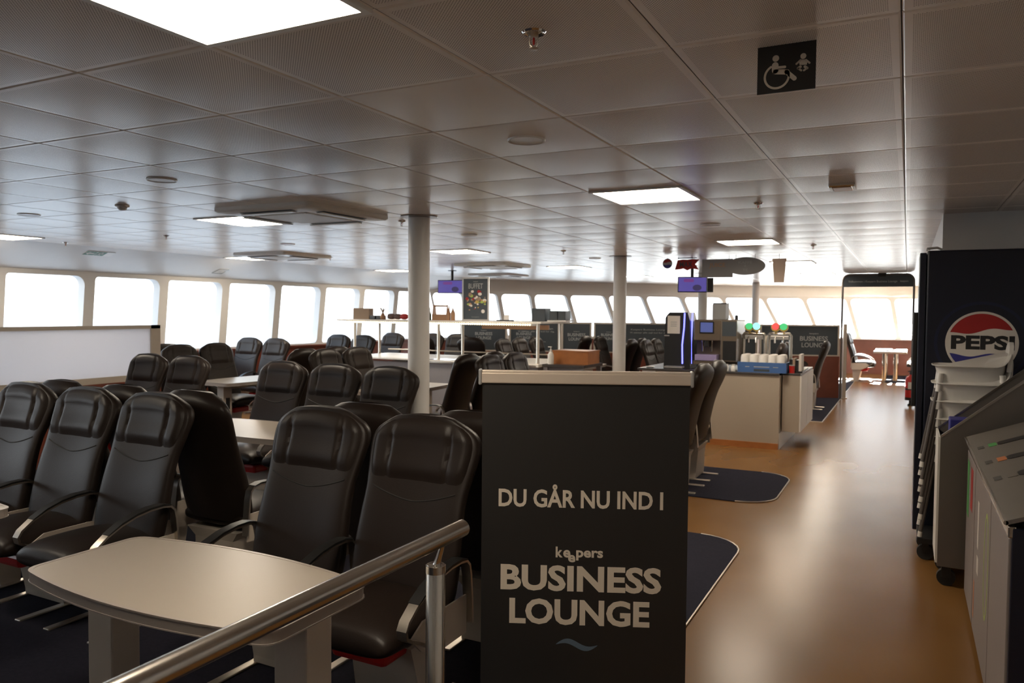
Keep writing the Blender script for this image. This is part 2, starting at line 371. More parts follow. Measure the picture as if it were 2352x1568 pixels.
# ceiling of metal pans
ct = MB(); LIGHTS = [(-1.534, y) for y in (1.3198, 4.9198, 8.5198, 12.1198, 15.7198, 19.3198)]+[(-5.134, y) for y in (1.3198, 4.9198, 8.5198, 12.1198, 15.7198)]+[(-8.734, y) for y in (1.3198, 4.9198, 8.5198, 12.1198)]
gp = [.0012, .0072, .05, .14, .3, .46, .55, .5928, .5988]
for i in range(-2, 15):
    x1 = -.0337-.6*i; x0 = x1-.6
    for j in range(-8, 36):
        yy = 2.2198+.6*j
        if yy > yc(max(abs(x0), abs(x1)))+.05 and yy > yc(min(abs(x0), abs(x1))): continue
        if x0 > 1.3: continue
        lit = any(abs((x0+x1)/2-lx) < .1 and abs(yy+.3-ly) < .1 for lx, ly in LIGHTS)
        dots = (x0 > -1.3) or yy < 2.2 or (yy < 2.9 and x1 < -1.7)
        vs = []
        sag = 0 if lit else .0035+.002*noise.noise((i*3.1, j*2.7, 0))
        for py in gp:
            for px_ in gp:
                e = min(min(px_, .6-px_), min(py, .6-py)); qx, qy = px_/.3-1, py/.3-1
                z = .0038 if e < .003 else (-.0005-sag*(1-qx*qx)*(1-qy*qy))
                vs.append((x0+px_, yy+py, ZC+z))
        fs = [(a*9+b, a*9+b+1, (a+1)*9+b+1, (a+1)*9+b) for a in range(8) for b in range(8)]
        ct.add(vs, fs, 1 if dots else 0)
co = struct(ct.build('ceiling', ['tile', 'tiledots'], smooth=True, angle=18))
# void above the pans
struct(MB().add([(-10.4, -3, ZC+.03), (4, -3, ZC+.03), (4, 23.5, ZC+.03), (-10.4, 23.5, ZC+.03)], [(0, 1, 2, 3)]).build('ceiling_void', 'acdark'))

# ------------------------------------------------------------------ lounge chair (faces -Y, origin on the floor)
def lerp(t, T):
    for i in range(len(T)-1):
        if t <= T[i+1][0]:
            f = (t-T[i][0])/(T[i+1][0]-T[i][0]); f = max(0, f); return [a+(b-a)*f for a, b in zip(T[i][1:], T[i+1][1:])]
    return list(T[-1][1:])
#        z     yc    halfw  thick
BK = [(.40, .085, .245, .10), (.50, .105, .258, .105), (.62, .130, .258, .10), (.74, .160, .250, .095), (.84, .195, .248, .09), (.92, .228, .262, .095), (1.0, .258, .274, .10), (1.06, .272, .274, .10), (1.10, .278, .262, .09), (1.128, .276, .232, .07), (1.145, .270, .185, .05), (1.153, .266, .12, .025)]
def smooth_bk(z):
    acc = [0, 0, 0]; ww = 0
    for k in range(-3, 4):
        q = lerp(min(1.153, max(.40, z+k*.008)), BK); g = math.exp(-k*k/5); ww += g; acc = [a+g*b for a, b in zip(acc, q)]
    return [a/ww for a in acc]
def se(v, p): return math.copysign(abs(v)**p, v)
def make_chair():
    t = thing('lounge_chair', 'x', 'chair')
    rings = []
    zs = [.40, .43, .47, .52, .58, .64, .70, .76, .81, .85, .89, .93, .97, 1.01, 1.04, 1.07, 1.095, 1.115, 1.13, 1.142, 1.150, 1.153]
    for z in zs:
        y, hw, th = smooth_bk(z); n = 36; r = []
        for k in range(n):
            a = 2*PI*k/n; x = hw*se(math.cos(a), .62); q = se(math.sin(a), .62); yy = y+th/2*q
            f = 1-(x/hw)**2
            if q < 0: yy += .030*f*(1 if z < 1.05 else max(0, (1.153-z)/.103))
            else: yy += .022*f
            r.append((x, yy, z-.040*(x/.27)**2*min(1, max(0, (z-.98)/.15))))
        rings.append(r)
    o = MB().loft(rings).build('backrest', 'leather', t, True, 70)
    def fy(x, z):
        y, hw, th = smooth_bk(z); f = 1-(x/hw)**2; c = min(1, abs(x/hw))
        return y-th/2*(1-c**3.2)**.31+.030*f*(1 if z < 1.05 else max(0, (1.153-z)/.103))
    hv = []; NX, NZ = 45, 19
    for jz in range(NZ):
        z = .862+.282*jz/(NZ-1); y_, hw_, th_ = smooth_bk(z); v = jz/(NZ-1)
        for ix in range(NX):
            u = -1+2*ix/(NX-1); x = u*hw_*.93; ez = (.5-.5*math.cos(PI*min(1, v/.30)))**.8 if v < .5 else min(1, ((1-v)/.22))**.6; ex_ = min(1, (1-abs(u))/.14)**.6
            gr = 1-.38*math.exp(-((abs(x)-.148)/.009)**2)
            hv.append((x, fy(x, z)+.006-(.034 if abs(x) < .148 else .028)*ez*ex_*gr, z-.040*(x/.27)**2*min(1, max(0, (z-.98)/.15))))
    MB().add(hv, [(a*NX+b, a*NX+b+1, (a+1)*NX+b+1, (a+1)*NX+b) for a in range(NZ-1) for b in range(NX-1)]).build('headrest', 'leather', t, True, 80)
    sm = MB().tube([(x, fy(x, .800+.045*abs(x/.2)**1.6)-.0005, .800+.045*abs(x/.2)**1.6) for x in [-.21+.42*k/16 for k in range(17)]], .0032, 6)
    sm.build('seam', 'rubber', o, True)
    st = []
    for i in range(15):
        a = -PI/2+PI*i/14; y = -.10+.245*math.sin(a); e = max(.02, math.cos(a))**.4; n = 28; r = []
        for k in range(n):
            b = 2*PI*k/n; x = .255*se(math.cos(b), .5)*(.80+.20*e); z = .405+.062*e*se(math.sin(b), .65)+(.022*(1-(x/.24)**2) if math.sin(b) > 0 else 0)*e - (.02 if y < -.26 else 0)*(1-e)
            r.append((x, y, z))
        st.append(r)
    MB().loft(st).build('seat', 'leather', t, True, 70)
    for sgn, sd_ in ((1, 'p'), (-1, 'm')):
        path = [(.165, .34), (.158, .44), (.148, .54), (.138, .585), (.115, .607), (.07, .613), (0, .611), (-.08, .598), (-.16, .572), (-.23, .538), (-.285, .498), (-.302, .470), (-.296, .442), (-.270, .424), (-.225, .405), (-.17, .37)]
        sec = []
        for i, p in enumerate(path):
            p0, p1 = path[max(0, i-1)], path[min(len(path)-1, i+1)]; d = Vector((p1[0]-p0[0], p1[1]-p0[1])).normalized(); nn = Vector((-d.y, d.x))*.0055
            sec.append([(sgn*.282+q*.021, p[0]+s_*nn.x, p[1]+s_*nn.y) for q, s_ in ((-1, -1), (1, -1), (1, 1), (-1, 1))])
        ar = MB().loft(sec).build('armrest', 'alu', t, True, 35); ar['side'] = sd_
        pd = []
        for i in range(4, 10):
            p = path[i]; h = .008 if 4 < i < 9 else .003
            pd.append([(sgn*.282+q*.024, p[0], p[1]+zz) for q, zz in ((-1, .004), (1, .004), (1, .006+h), (-1, .006+h))])
        MB().loft(pd).build('arm_pad', 'fabric_pad', ar, True, 40)
        pl = MB(); pl.prism([(.15, .30), (.155, .455), (-.16, .455), (-.24, .41), (-.17, .345), (-.05, .30)], ((sgn*.274-.004, 0, 0), (0, 1, 0), (0, 0, 1)), .008)
        q_ = pl.build('side_panel', 'chairmetal', t); q_['side'] = sd_
    b = MB(); b.loft([[(sx*hx, oy+sy*hy, z) for sx, sy in ((-1, -1), (1, -1), (1, 1), (-1, 1))] for z, hx, hy, oy in ((.016, .17, .055, .06), (.05, .165, .06, .06), (.28, .15, .095, .04), (.335, .20, .15, .0))])
    b.build('pedestal', 'chairmetal', t)
    for sx in (-.17, .17): MB().rbox(sx-.022, sx+.022, -.24, .26, 0, .018, .004).build('floor_rail', 'alu', t)
    MB().rbox(-.13, .13, -.20, .02, .255, .325, .02).build('pouch', 'red', t)
    return t
chair0 = make_chair(); used = [False]
HW = {'S': 0, 'N': PI, 'E': PI/2, 'W': -PI/2}
def chair(x, y, h, label, group, arms='both', ztop=1.152):
    """x, y: where the top of the back stands"""
    global chair0
    rz = HW[h]; ox, oy = -math.sin(rz)*.27, math.cos(rz)*.27
    loc = (x-ox, y-oy, 0); skip = {'both': (), 'p': ('m',), 'm': ('p',)}[arms]
    r = dup(chair0, loc, rz, label, skip, group)
    return r
G = ' leather lounge chair '
# nearest row, seen from the front
for k, x in enumerate((-4.73, -4.155, -3.58)):
    chair(x, 2.80, 'S', ['black leather lounge chair of the nearest threesome cut by the frame edge', 'black leather lounge chair in the middle of the nearest threesome', 'black leather lounge chair of the nearest threesome closest to the pair by the banner'][k], 'nearest row of lounge chairs', 'both' if k == 0 else 'p')
for k, x in enumerate((-2.415, -1.84)):
    chair(x, 2.78, 'S', ['black leather lounge chair facing the camera behind the middle of the steel handrail', 'black leather lounge chair directly beside the dark lounge banner'][k], 'nearest row of lounge chairs', 'both' if k == 0 else 'p')
for k, x in enumerate((-4.70, -4.115, -3.53)):
    chair(x, 3.00, 'N', ['black lounge chair seen from behind, top peeking over the far chair of the nearest threesome', 'black lounge chair seen from behind, top peeking between two chairs of the nearest threesome', 'black lounge chair turned away, its whole dark side showing past the nearest threesome'][k], 'chairs back to back with the nearest row', 'both' if k == 0 else 'm')
for k, x in enumerate((-2.35, -1.72)):
    chair(x, 3.02, 'N', ['black lounge chair turned away, its top edge peeking over the pair by the banner', 'black lounge chair turned away, mostly hidden beside the banner'][k], 'chairs back to back with the nearest row', 'both' if k == 0 else 'm')
# second row
for k, x in enumerate((-4.86, -4.28, -3.71)):
    chair(x, 5.09, 'S', ['black lounge chair at the window end of the threesome before the near pillar', 'black lounge chair in the middle of the threesome before the near pillar', 'black lounge chair of the threesome standing right against the near pillar'][k], 'second row of lounge chairs', 'both' if k == 0 else 'p')
for k, x in enumerate((-6.75, -6.17)):
    chair(x, 5.20, 'S', ['dark lounge chair directly below the end of the white framed partition', 'dark lounge chair just past the partition end, side edge catching light'][k], 'second row of lounge chairs', 'both' if k == 0 else 'p')
# booths across the room
def booth(x, ys, h, labels, grp):
    for k, (y, lb) in enumerate(zip(ys, labels)): chair(x, y, h, lb, grp, 'both' if k == 0 else ('p' if h == 'E' else 'm'))
booth(-8.22, (6.78, 7.36), 'E', ['brownish lounge chair behind the pair at the partition end', 'brownish lounge chair beside the small table with the socket leg'], 'chairs by the partition')
booth(-8.50, (6.80,), 'W', ['lounge chair showing only a grey curve beside the partition end'], 'chairs by the partition')
booth(-6.03, (7.0, 7.58), 'E', ['brown-lit lounge chair with top seen above the gap in the pillar threesome', 'brown-lit lounge chair nearest the buffet in the group behind the pillar threesome'], 'chairs behind the pillar threesome')
booth(-6.28, (6.92, 7.50), 'W', ['dark lounge chair with its back to the brown-lit pair behind the pillar threesome', 'dark lounge chair hidden behind the brown-lit pair by the buffet'], 'chairs behind the pillar threesome')
booth(-3.88, (7.06, 7.64), 'E', ['glossy tufted lounge chair just over the banner, nearer of the pair', 'glossy tufted lounge chair just over the banner, farther of the pair'], 'chairs above the banner')
booth(-4.14, (7.05, 7.63), 'W', ['big black lounge chair in side view beside the banner top corner', 'black lounge chair hidden behind the big side-view chair over the banner'], 'chairs above the banner')
booth(-1.62, (6.92, 7.50), 'W', ['black lounge chair standing on the rounded mat at the banner edge, nearer one', 'black lounge chair standing on the rounded mat at the banner edge, farther one'], 'chairs on the rounded mat')
# farther groups
for k, x in enumerate((-9.46, -8.88)):
    chair(x, 9.15, 'S', ['pale grey-lit lounge chair by the windows, left of its pair', 'pale grey-lit lounge chair by the windows with a dark side wing'][k], 'window pairs of lounge chairs', 'both' if k == 0 else 'p')
for k, x in enumerate((-9.46, -8.88)):
    chair(x, 11.35, 'S', ['pale grey-lit lounge chair below the left end of the buffet shelf', 'lounge chair seen through the first upright of the buffet'][k], 'window pairs of lounge chairs', 'both' if k == 0 else 'p')
chair(-9.34, 12.9, 'S', 'bluish lounge chair near the windows seen beyond the buffet counter', 'chairs beyond the buffet')
chair(-7.75, 11.55, 'N', 'dark lounge chair with brown top seen between buffet uprights by the near pillar', 'chairs beyond the buffet')
for k, (x, y) in enumerate(((-8.58, 13.2), (-7.98, 13.2))):
    chair(x, y, 'S', ['blue-lit lounge chair framed by two buffet uprights right of the pillar', 'blue-lit lounge chair with headrest showing under the food poster'][k], 'chairs beyond the buffet', 'both' if k == 0 else 'p')
chair(-6.75, 11.6, 'N', 'pitch black chair back under the glowing shelf end of the buffet', 'chairs beyond the buffet')
booth(-5.98, (11.35, 11.95), 'E', ['glossy lounge chair under the LED strip, nearer of the pair', 'glossy lounge chair under the LED strip, farther of the pair'], 'chairs beyond the buffet')
chair(-6.05, 12.75, 'E', 'glossy lounge chair behind the pair under the LED strip', 'chairs beyond the buffet')
booth(-3.92, (12.62, 13.20), 'E', ['glossy-topped lounge chair between far pillar and drinks kiosk, nearer one', 'glossy-topped lounge chair between far pillar and drinks kiosk, farther one'], 'chairs past the far pillar')
booth(-4.18, (12.62, 13.20), 'W', ['dark lounge chair showing a side just right of the far pillar', 'dark lounge chair hidden just right of the far pillar'], 'chairs past the far pillar')
booth(-5.20, (13.82,), 'E', ['tufted lounge chair partly hidden by the far pillar'], 'chairs past the far pillar')
booth(-5.46, (13.72,), 'W', ['dark side-view lounge chair at the left edge of the far pillar'], 'chairs past the far pillar')
booth(-1.72, (12.55, 13.14), 'W', ['grey-lit chair back seen beside the drink taps, nearer one', 'grey-lit chair back seen beside the drink taps, farther one'], 'chairs behind the drinks counter')
booth(-1.22, (13.95,), 'W', ['dark slanting chair back in side view before the lounge screen end post'], 'chairs behind the drinks counter')
booth(-1.28, (20.25, 20.85), 'E', ['brown chair back beyond the archway, cut by its post', 'sunlit chair in side view beyond the archway, seat facing the white tables'], 'sunlit chairs beyond the archway')
booth(.62, (20.9, 21.5), 'W', ['sunlit chair beyond the archway facing the tables from the casing side', 'sunlit chair beyond the archway farthest towards the bow windows'], 'sunlit chairs beyond the archway')
def rm_tree(o):
    for c in list(o.children): rm_tree(c)
    bpy.data.objects.remove(o)
rm_tree(chair0)

# ------------------------------------------------------------------ tables
def table_top_poly(hl, he, hm, r=.05):
    """half length, half width at the ends, half width mid; long along u"""
    pts = []
    n = 16
    def arc(sg, rev):
        q = [(-hl+r+(2*hl-2*r)*k/n, sg*(he+(hm-he)*(1-((-hl+r+(2*hl-2*r)*k/n)/hl)**2))) for k in range(n+1)]
        return q[::-1] if rev else q
    a = arc(-1, False); b = arc(1, True)
    def cor(c, p, q):
        return [(p[0]*(1-t)**2+2*c[0]*t*(1-t)+q[0]*t*t, p[1]*(1-t)**2+2*c[1]*t*(1-t)+q[1]*t*t) for t in (.2, .4, .6, .8)]
    pts = a+cor((hl, -he), a[-1], (hl, -he+r))+[(hl, -he+r), (hl, he-r)]+cor((hl, he), (hl, he-r), b[0])+b+cor((-hl, he), b[-1], (-hl, he-r))+[(-hl, he-r), (-hl, -he+r)]+cor((-hl, -he), (-hl, -he+r), a[0])
    return pts
def lounge_table(label, x, y, rz=0, hl=.60, he=.25, hm=.31, h=.72, socket=False, steel=False, legs=None):
    t = thing('lounge_table', label, 'table', (x, y, 0), rz, 'pale lounge tables')
    P = table_top_poly(hl, he, hm); Pi = [(a*(1-.010/hl), b*(1-.010/hm)) for a, b in P]
    MB().prism(Pi, ((0, 0, h-.032), (1, 0, 0), (0, 1, 0)), .032).build('table_top', 'table', t)
    ed = MB()
    for z0, z1, g in ((h-.038, h-.034, 1.006), (h-.034, h-.004, 1.0), (h-.004, h+.001, 1.006)):
        ed.prism([(a*g, b*g) for a, b in P], ((0, 0, z0), (1, 0, 0), (0, 1, 0)), z1-z0, 0, [(a*.998, b*.998) for a, b in Pi])
    ed.build('edge_band', 'tableedge', t)
    for sx in (-1, 1):
        lx = legs[(sx+1)//2] if legs else sx*(hl-.21)
        if steel: l = MB().lathe((sx*.12, 0, 0), [(.05, 0), (.05, h-.04)], 20).build('leg', 'steel', t, True)
        else: l = MB().rbox(lx-.065, lx+.065, -.055, .055, 0, h-.036, .006).build('leg', 'chairmetal', t)
        if socket and sx < 0:
            s_ = MB(); s_.box(sx*(hl-.21)-.03, sx*(hl-.21)+.03, -.058, -.055, .38, .52); s_.box(sx*(hl-.21)-.079, sx*(hl-.21)-.0755, -.03, .03, .38, .52); s_.build('socket_plate', 'black', l)
    if not steel: MB().rbox(-hl+.2, hl-.2, -.02, .02, h-.10, h-.036, .004).build('stretcher', 'chairmetal', t)
    return t
lounge_table('big pale table with rounded corners right behind the steel handrail', -2.075, 1.755, 0, .555, .215, .285, legs=(-.40, .475))
lounge_table('pale table whose corner just enters the frame at the edge', -4.12, 1.755, 0, .63, .235, .285)
lounge_table('bright pale table between the nearest threesome and the near pillar threesome', -4.25, 4.2, 0, .60, .30, .34)
lounge_table('pale table at the windows with a black socket in its leg', -7.42, 7.22, PI/2, .66, .28, .34, socket=True)
lounge_table('pale table poking out behind the near pillar before the buffet', -5.15, 7.32, PI/2, .66, .24, .30)
lounge_table('pale table beyond the wooden crate near the far pillar', -4.83, 11.65, PI/2, .85, .26, .32)
lounge_table('sunlit white table on twin steel tubes beyond the archway, nearer one', -.35, 20.6, 0, .36, .30, .33, steel=True)
lounge_table('sunlit white table beyond the archway, farther one', -.35, 21.9, 0, .36, .30, .33, steel=True)

# ------------------------------------------------------------------ mats
def mat_(label, poly):
    mb = MB(); mb.prism(poly, ((0, 0, .001), (1, 0, 0), (0, 1, 0)), .008); t = mb.build('floor_mat', 'navy'); tag(t, label, 'mat')
    return t
def mat_edge(parent, poly):
    MB().tube([(x, y, .007) for x, y in poly], .006, 6).build('mat_edging', 'alu', parent, True)
m1 = mat_('navy mat with a rounded corner under the nearest chairs and banner', rrect(-9.9, -.97, -2.5, 5.54, [.32, .05, .05, .05], 8))
m2 = mat_('small navy mat with rounded corners before the drinks counter', rrect(-9.8, -.97, 6.66, 8.02, [.30, .05, .05, .30], 8))
m3 = mat_('long navy mat running along the aisle under the lounge screen', rrect(-6.6, -1.09, 12.2, 20.3, [.05, .05, .05, .05], 4))
for m_, pl in ((m1, [(-.97, -2.4), (-.97, 5.2)]+circ(-1.29, 5.22, .32, n=8, a0=0, a1=PI/2)), (m2, circ(-1.27, 6.96, .30, n=8, a0=-PI/2, a1=0)+circ(-1.27, 7.72, .30, n=8, a0=0, a1=PI/2)), (m3, [(-1.9, 12.2), (-1.09, 12.2), (-1.09, 20.3)])): mat_edge(m_, pl)
tag(MB().prism(rrect(-.45, .2, 20.2, 22.6, .1), ((0, 0, .001), (1, 0, 0), (0, 1, 0)), .008).build('floor_mat', 'navy'), 'navy mat beneath the sunlit tables beyond the archway', 'mat')

# ------------------------------------------------------------------ pillars
def pillar(label, x, y):
    t = thing('round_pillar', label, 'pillar', (x, y, 0), 0, 'round pillars in one line'); t['kind'] = 'thing'
    MB().lathe((0, 0, 0), [(.088, 0), (.088, ZC-.012)], 40).build('shaft', 'cream', t, True)
    MB().lathe((0, 0, ZC-.012), [(.088, .004), (.15, .004), (.152, .008), (.15, .0117), (.088, .0117)], 40).build('collar', 'tableedge', t, True)
pillar('cream round pillar nearest the camera beside the leather threesome', -3.56, 5.27)
pillar('cream round pillar between the buffet and the drinks kiosk', -3.50, 10.04)
pillar('cream round pillar behind the hanging juice board', -3.50, 14.81)
pillar('slim-looking farthest round pillar before the bow windows', -3.33, 19.6)

# ------------------------------------------------------------------ banner
A = Vector((-1.455, 2.592, 0)); B = Vector((-.729, 2.907, 0)); U = (B-A).normalized(); L = (B-A).length; NB = U.cross(Vector((0, 0, 1))).normalized()
bz = math.atan2(U.y, U.x)
bn = thing('roll_up_banner', 'dark roll-up banner with pale BUSINESS LOUNGE lettering in the aisle', 'banner', A, bz)
FR = ((0, -.004, 0), (1, 0, 0), (0, 0, 1))
MB().box(0, L, -.0035, 0, .05, 1.335).build('banner_sheet', 'banner', bn)
hb = MB(); hb.rbox(-.006, L+.004, -.014, .012, 1.325, 1.366, .004); hb.rbox(-.006, L+.004, -.010, .008, 1.362, 1.376, .005); rail_ = hb.build('top_rail', 'railpaint', bn)
for x in (-.010, L+.004): MB().rbox(x-.004, x+.008, -.020, .014, 1.318, 1.380, .005).build('end_cap', 'silverp', rail_)
MB().rbox(-.03, L+.03, -.07, .07, 0, .07, .03, 3).build('base_cassette', 'alu', bn, True)
MB().tube([(L/2, .03, .06), (L/2, .03, 1.35)], .008, 8).build('back_pole', 'alu', bn, True)
# letter positions measured on the sheet: (x along, z up)
lt = MB()
def bx(px0, px1): return [(q-1110)/475*L for q in (px0, px1)]
def bzv(y, d): return EYE-(y-717.5)/1770.7*d
text_mesh(lt, 'DU GÅR NU IND I', (.066, .697, .846, .937), FR, .0006, .026)
text_mesh(lt, 'BUSINESS', (.076, .695, .520, .622), FR, .0006, .034)
text_mesh(lt, 'LOUNGE', (.111, .652, .388, .490), FR, .0006, .034)
text_mesh(lt, 'k', (.289, .316, .653, .695), FR, .0006, .03); text_mesh(lt, 'e', (.318, .346, .653, .683), FR, .0006, .03)
text_mesh(lt, 'e', (.337, .365, .635, .664), FR, .0006, .03); text_mesh(lt, 'pers', (.368, .471, .643, .683), FR, .0006, .03)
lt.build('lettering', 'letter', bn)
wv = MB(); n = 24; tp = []; bt = []
for k in range(n+1):
    q = k/n; x = .294+.160*q; z = .312+.010*math.sin(q*2*PI)*1.4; th = .011*math.sin(PI*q)**.8+.0006
    tp.append((x, z+th)); bt.append((x, z-th))
wv.prism(tp+bt[::-1], ((0, -.0042, 0), (1, 0, 0), (0, 0, 1)), .0004); wv.build('wave_mark', 'blueprint', bn)

# ------------------------------------------------------------------ handrail
hr = thing('handrail', 'brushed steel handrail on a round post in the foreground', 'handrail', (-1.175, 1.9, 0))
MB().tube([(0, -1.75, .95), (0, .075, .95)], .0255, 28).build('top_rail', 'steel', hr, True)
ps = MB(); ps.lathe((-.033, -.02, 0), [(.0285, .0), (.0285, .858), (.026, .862)], 32); ps.build('post', 'steel', hr, True)
MB().lathe((-.033, -.02, 0), [(.0295, .838), (.0295, .860), (.012, .864)], 32).build('post_cap', 'steel', hr, True)
MB().tube([(-.030, -.02, .86), (-.022, -.02, .885), (-.006, -.02, .935)], [.013, .009, .007], 12).build('neck', 'chrome', hr, True)
MB().lathe((-.033, -1.5, 0), [(.0285, .0), (.0285, .858)], 32).build('post', 'steel', hr, True)

# ------------------------------------------------------------------ partition at the side windows
pt = thing('glazed_partition', 'white panel partition with metal frame in front of the side windows', 'partition', (-7.62, 0, 0))
MB().box(-.012, .012, 2.6, 5.90, .86, 1.385).build('panel', 'frosted', pt)
fr_ = MB(); fr_.box(-.03, .03, 2.6, 6.0, 1.375, 1.415); fr_.box(-.03, .03, 5.88, 6.0, .80, 1.415); fr_.box(-.03, .03, 2.6, 6.0, .80, .865); fr_.build('frame', 'chairmetal', pt)
MB().box(-.035, .035, 2.6, 6.0, 0, .80).build('lower_panel', 'redwood', pt)

# ------------------------------------------------------------------ ceiling fixtures
ZT = ZC-.0005
LL = {(-1.534, 1.3198): 'large glowing ceiling panel cut by the top edge of the frame', (-1.534, 4.9198): 'glowing ceiling panel in the middle of the aisle side, whole outline visible', (-1.534, 8.5198): 'glowing ceiling panel in the glare above the drinks counter', (-1.534, 12.1198): 'glowing ceiling panel in the glare behind the hanging cup sign',
      (-1.534, 15.7198): 'glowing ceiling panel nearest the archway header', (-1.534, 19.3198): 'glowing ceiling panel nearest the bow windows', (-5.134, 4.9198): 'glowing ceiling panel half behind the near air conditioning cassette', (-5.134, 8.5198): 'glowing ceiling panel right beside the near pillar',
      (-5.134, 12.1198): 'glowing ceiling panel above the dark board row behind the food poster', (-5.134, 15.7198): 'glowing ceiling panel far off in front of the bow fascia', (-5.134, 1.3198): 'glowing ceiling panel outside the frame over the nearest threesome', (-8.734, 1.3198): 'glowing ceiling panel near the aft window side', (-8.734, 4.9198): 'glowing ceiling panel at the frame edge above the side windows', (-8.734, 8.5198): 'glowing ceiling panel partly hidden by the far cassette near the windows', (-8.734, 12.1198): 'glowing ceiling panel just beside the near pillar at the window side'}
l0 = None
for (x, y) in LIGHTS:
    if (x, y) == (-8.734, 1.3198): continue
    t = thing('ceiling_light', LL[(x, y)], 'ceiling light', (x, y, ZT), 0, 'square ceiling lights')
    f = MB(); f.prism(rrect(-.297, .297, -.297, .297, .001, 1), ((0, 0, -.010), (1, 0, 0), (0, 1, 0)), .010, 0, rrect(-.276, .276, -.276, .276, .001, 1)); f.build('frame', 'white', t)
    MB().box(-.278, .278, -.278, .278, -.007, -.003).build('diffuser', 'lampglow', t)
def ac(label, x, y):
    t = thing('air_conditioning_cassette', label, 'air conditioner', (x, y, ZC-.045), 0, 'ceiling air conditioning cassettes')
    p = MB(); p.loft([[(a*h, b*h, z) for a, b in rrect(-1, 1, -1, 1, .08, 4)] for z, h in ((.044, .475), (.018, .475), (.006, .462), (.003, .44), (.0, .42), (-.004, .30))]); p.build('panel', 'acwhite', t, True, 30)
    g = MB()
    for k in range(17): yy = -.24+.03*k; g.box(-.245, .245, yy-.009, yy+.006, -.010, .000)
    g.box(-.26, .26, -.26, -.245, -.008, .004); g.box(-.26, .26, .245, .26, -.008, .004); g.box(-.26, -.245, -.26, .26, -.008, .004); g.box(.245, .26, -.26, .26, -.008, .004)
    g.build('intake_grille', 'acwhite', t)
    for k in range(4):
        sl = MB(); sl.box(-.25, .25, -.415, -.335, -.003, .004); o = sl.build('outlet_slot', 'acdark', t); o.rotation_euler = (0, 0, k*PI/2)
        fl = MB().rbox(-.25, .25, -.405, -.345, -.010, -.002, .003).build('flap', 'acwhite', t); fl.rotation_euler = (0, 0, k*PI/2); fl.location = (0, 0, -.006)
ac('big ivory air conditioning cassette nearest the camera, left of the near pillar', -4.23, 4.66)
ac('thin-looking air conditioning cassette farther off above the side windows', -7.78, 8.15)
ac('dark-looking air conditioning cassette above the hanging screen and food poster', -6.05, 11.1)
ac('farthest air conditioning cassette just above the top corner of the food poster', -7.55, 14.1)
def speaker(label, x, y):
    t = thing('ceiling_speaker', label, 'speaker', (x, y, ZT), 0, 'round ceiling speakers')
    MB().lathe((0, 0, 0), [(.070, -.004), (.083, -.010), (.086, -.004), (.086, 0)], 36).build('rim', 'acwhite', t, True)
    MB().lathe((0, 0, 0), [(.001, -.007), (.072, -.007), (.072, -.003)], 36).build('grille', 'acwhite', t, True)
for lb, x, y in (('round ceiling speaker nearest the camera, below the sprinkler', -1.53, 3.11), ('round ceiling speaker above the partition side', -3.96, 3.15), ('flat round speaker near the frame edge over the side windows', -6.44, 3.85), ('round ceiling speaker in the glare beyond the bright aisle panel', -1.53, 6.71), ('round ceiling speaker just past the near pillar top', -3.92, 6.69), ('small far speaker between the two nearer cassettes', -6.42, 6.8), ('far speaker beside the top of the far pillar', -3.95, 10.26)): speaker(lb, x, y)
def sprinkler(label, x, y):
    t = thing('sprinkler', label, 'sprinkler', (x, y, ZT), 0, 'ceiling sprinklers')
    MB().lathe((0, 0, 0), [(.033, 0), (.034, -.003), (.030, -.008), (.024, -.006), (.018, -.002)], 32).build('escutcheon', 'chrome', t, True)
    b = MB(); b.lathe((0, 0, 0), [(.012, 0), (.013, -.014), (.009, -.018)], 16)
    for s_ in (-1, 1): b.tube([(s_*.011, 0, -.014), (s_*.0125, 0, -.028), (s_*.010, 0, -.038), (.0, 0, -.046)], .0022, 6)
    b.build('frame_arms', 'alu', t, True)
    MB().lathe((0, 0, 0), [(.002, -.018), (.0035, -.022), (.0035, -.034), (.002, -.038)], 10).build('glass_bulb', 'red', t, True)
    d = MB(); d.lathe((0, 0, 0), [(.004, -.043), (.014, -.047), (.014, -.049), (.004, -.050)], 16); d.build('deflector', 'alu', t, True)
for lb, x, y in (('chrome sprinkler nearest the camera at the top of the frame', -.93, 1.93), ('sprinkler hanging in the glare right of the bright aisle panel', -.94, 5.55), ('sprinkler just beside the near pillar collar', -3.86, 5.45), ('tiny sprinkler above the second side window gap', -6.92, 5.55), ('tiny sprinkler above the exit sign', -8.80, 5.68), ('tiny sprinkler right of the far cassette', -7.45, 8.75), ('sprinkler with red bulb above the dark board row', -3.85, 8.9), ('sprinkler in the white glare left of the archway', -.95, 9.15)): sprinkler(lb, x, y)
t = thing('smoke_detector', 'domed ivory smoke detector left of the near cassette', 'smoke detector', (-5.21, 3.8, ZT))
MB().lathe((0, 0, 0), [(.05, 0), (.05, -.012), (.044, -.016)], 28).build('base', 'acwhite', t, True); MB().lathe((0, 0, 0), [(.034, -.015), (.034, -.026), (.022, -.040), (.004, -.043)], 28).build('dome', 'white', t, True)
t = thing('emergency_light', 'small square emergency light with clear cover on the ceiling', 'emergency light', (-.36, 4.95, ZT))
MB().rbox(-.072, .072, -.085, .085, -.028, 0, .006).build('housing', 'chrome', t)
MB().rbox(-.050, .050, -.078, .078, -.034, -.026, .006).build('cover', 'peach', t)
for s_ in (-1, 1): MB().box(s_*.062-.007, s_*.062+.007, -.078, .078, -.031, -.026).build('side_tube', 'white', t)

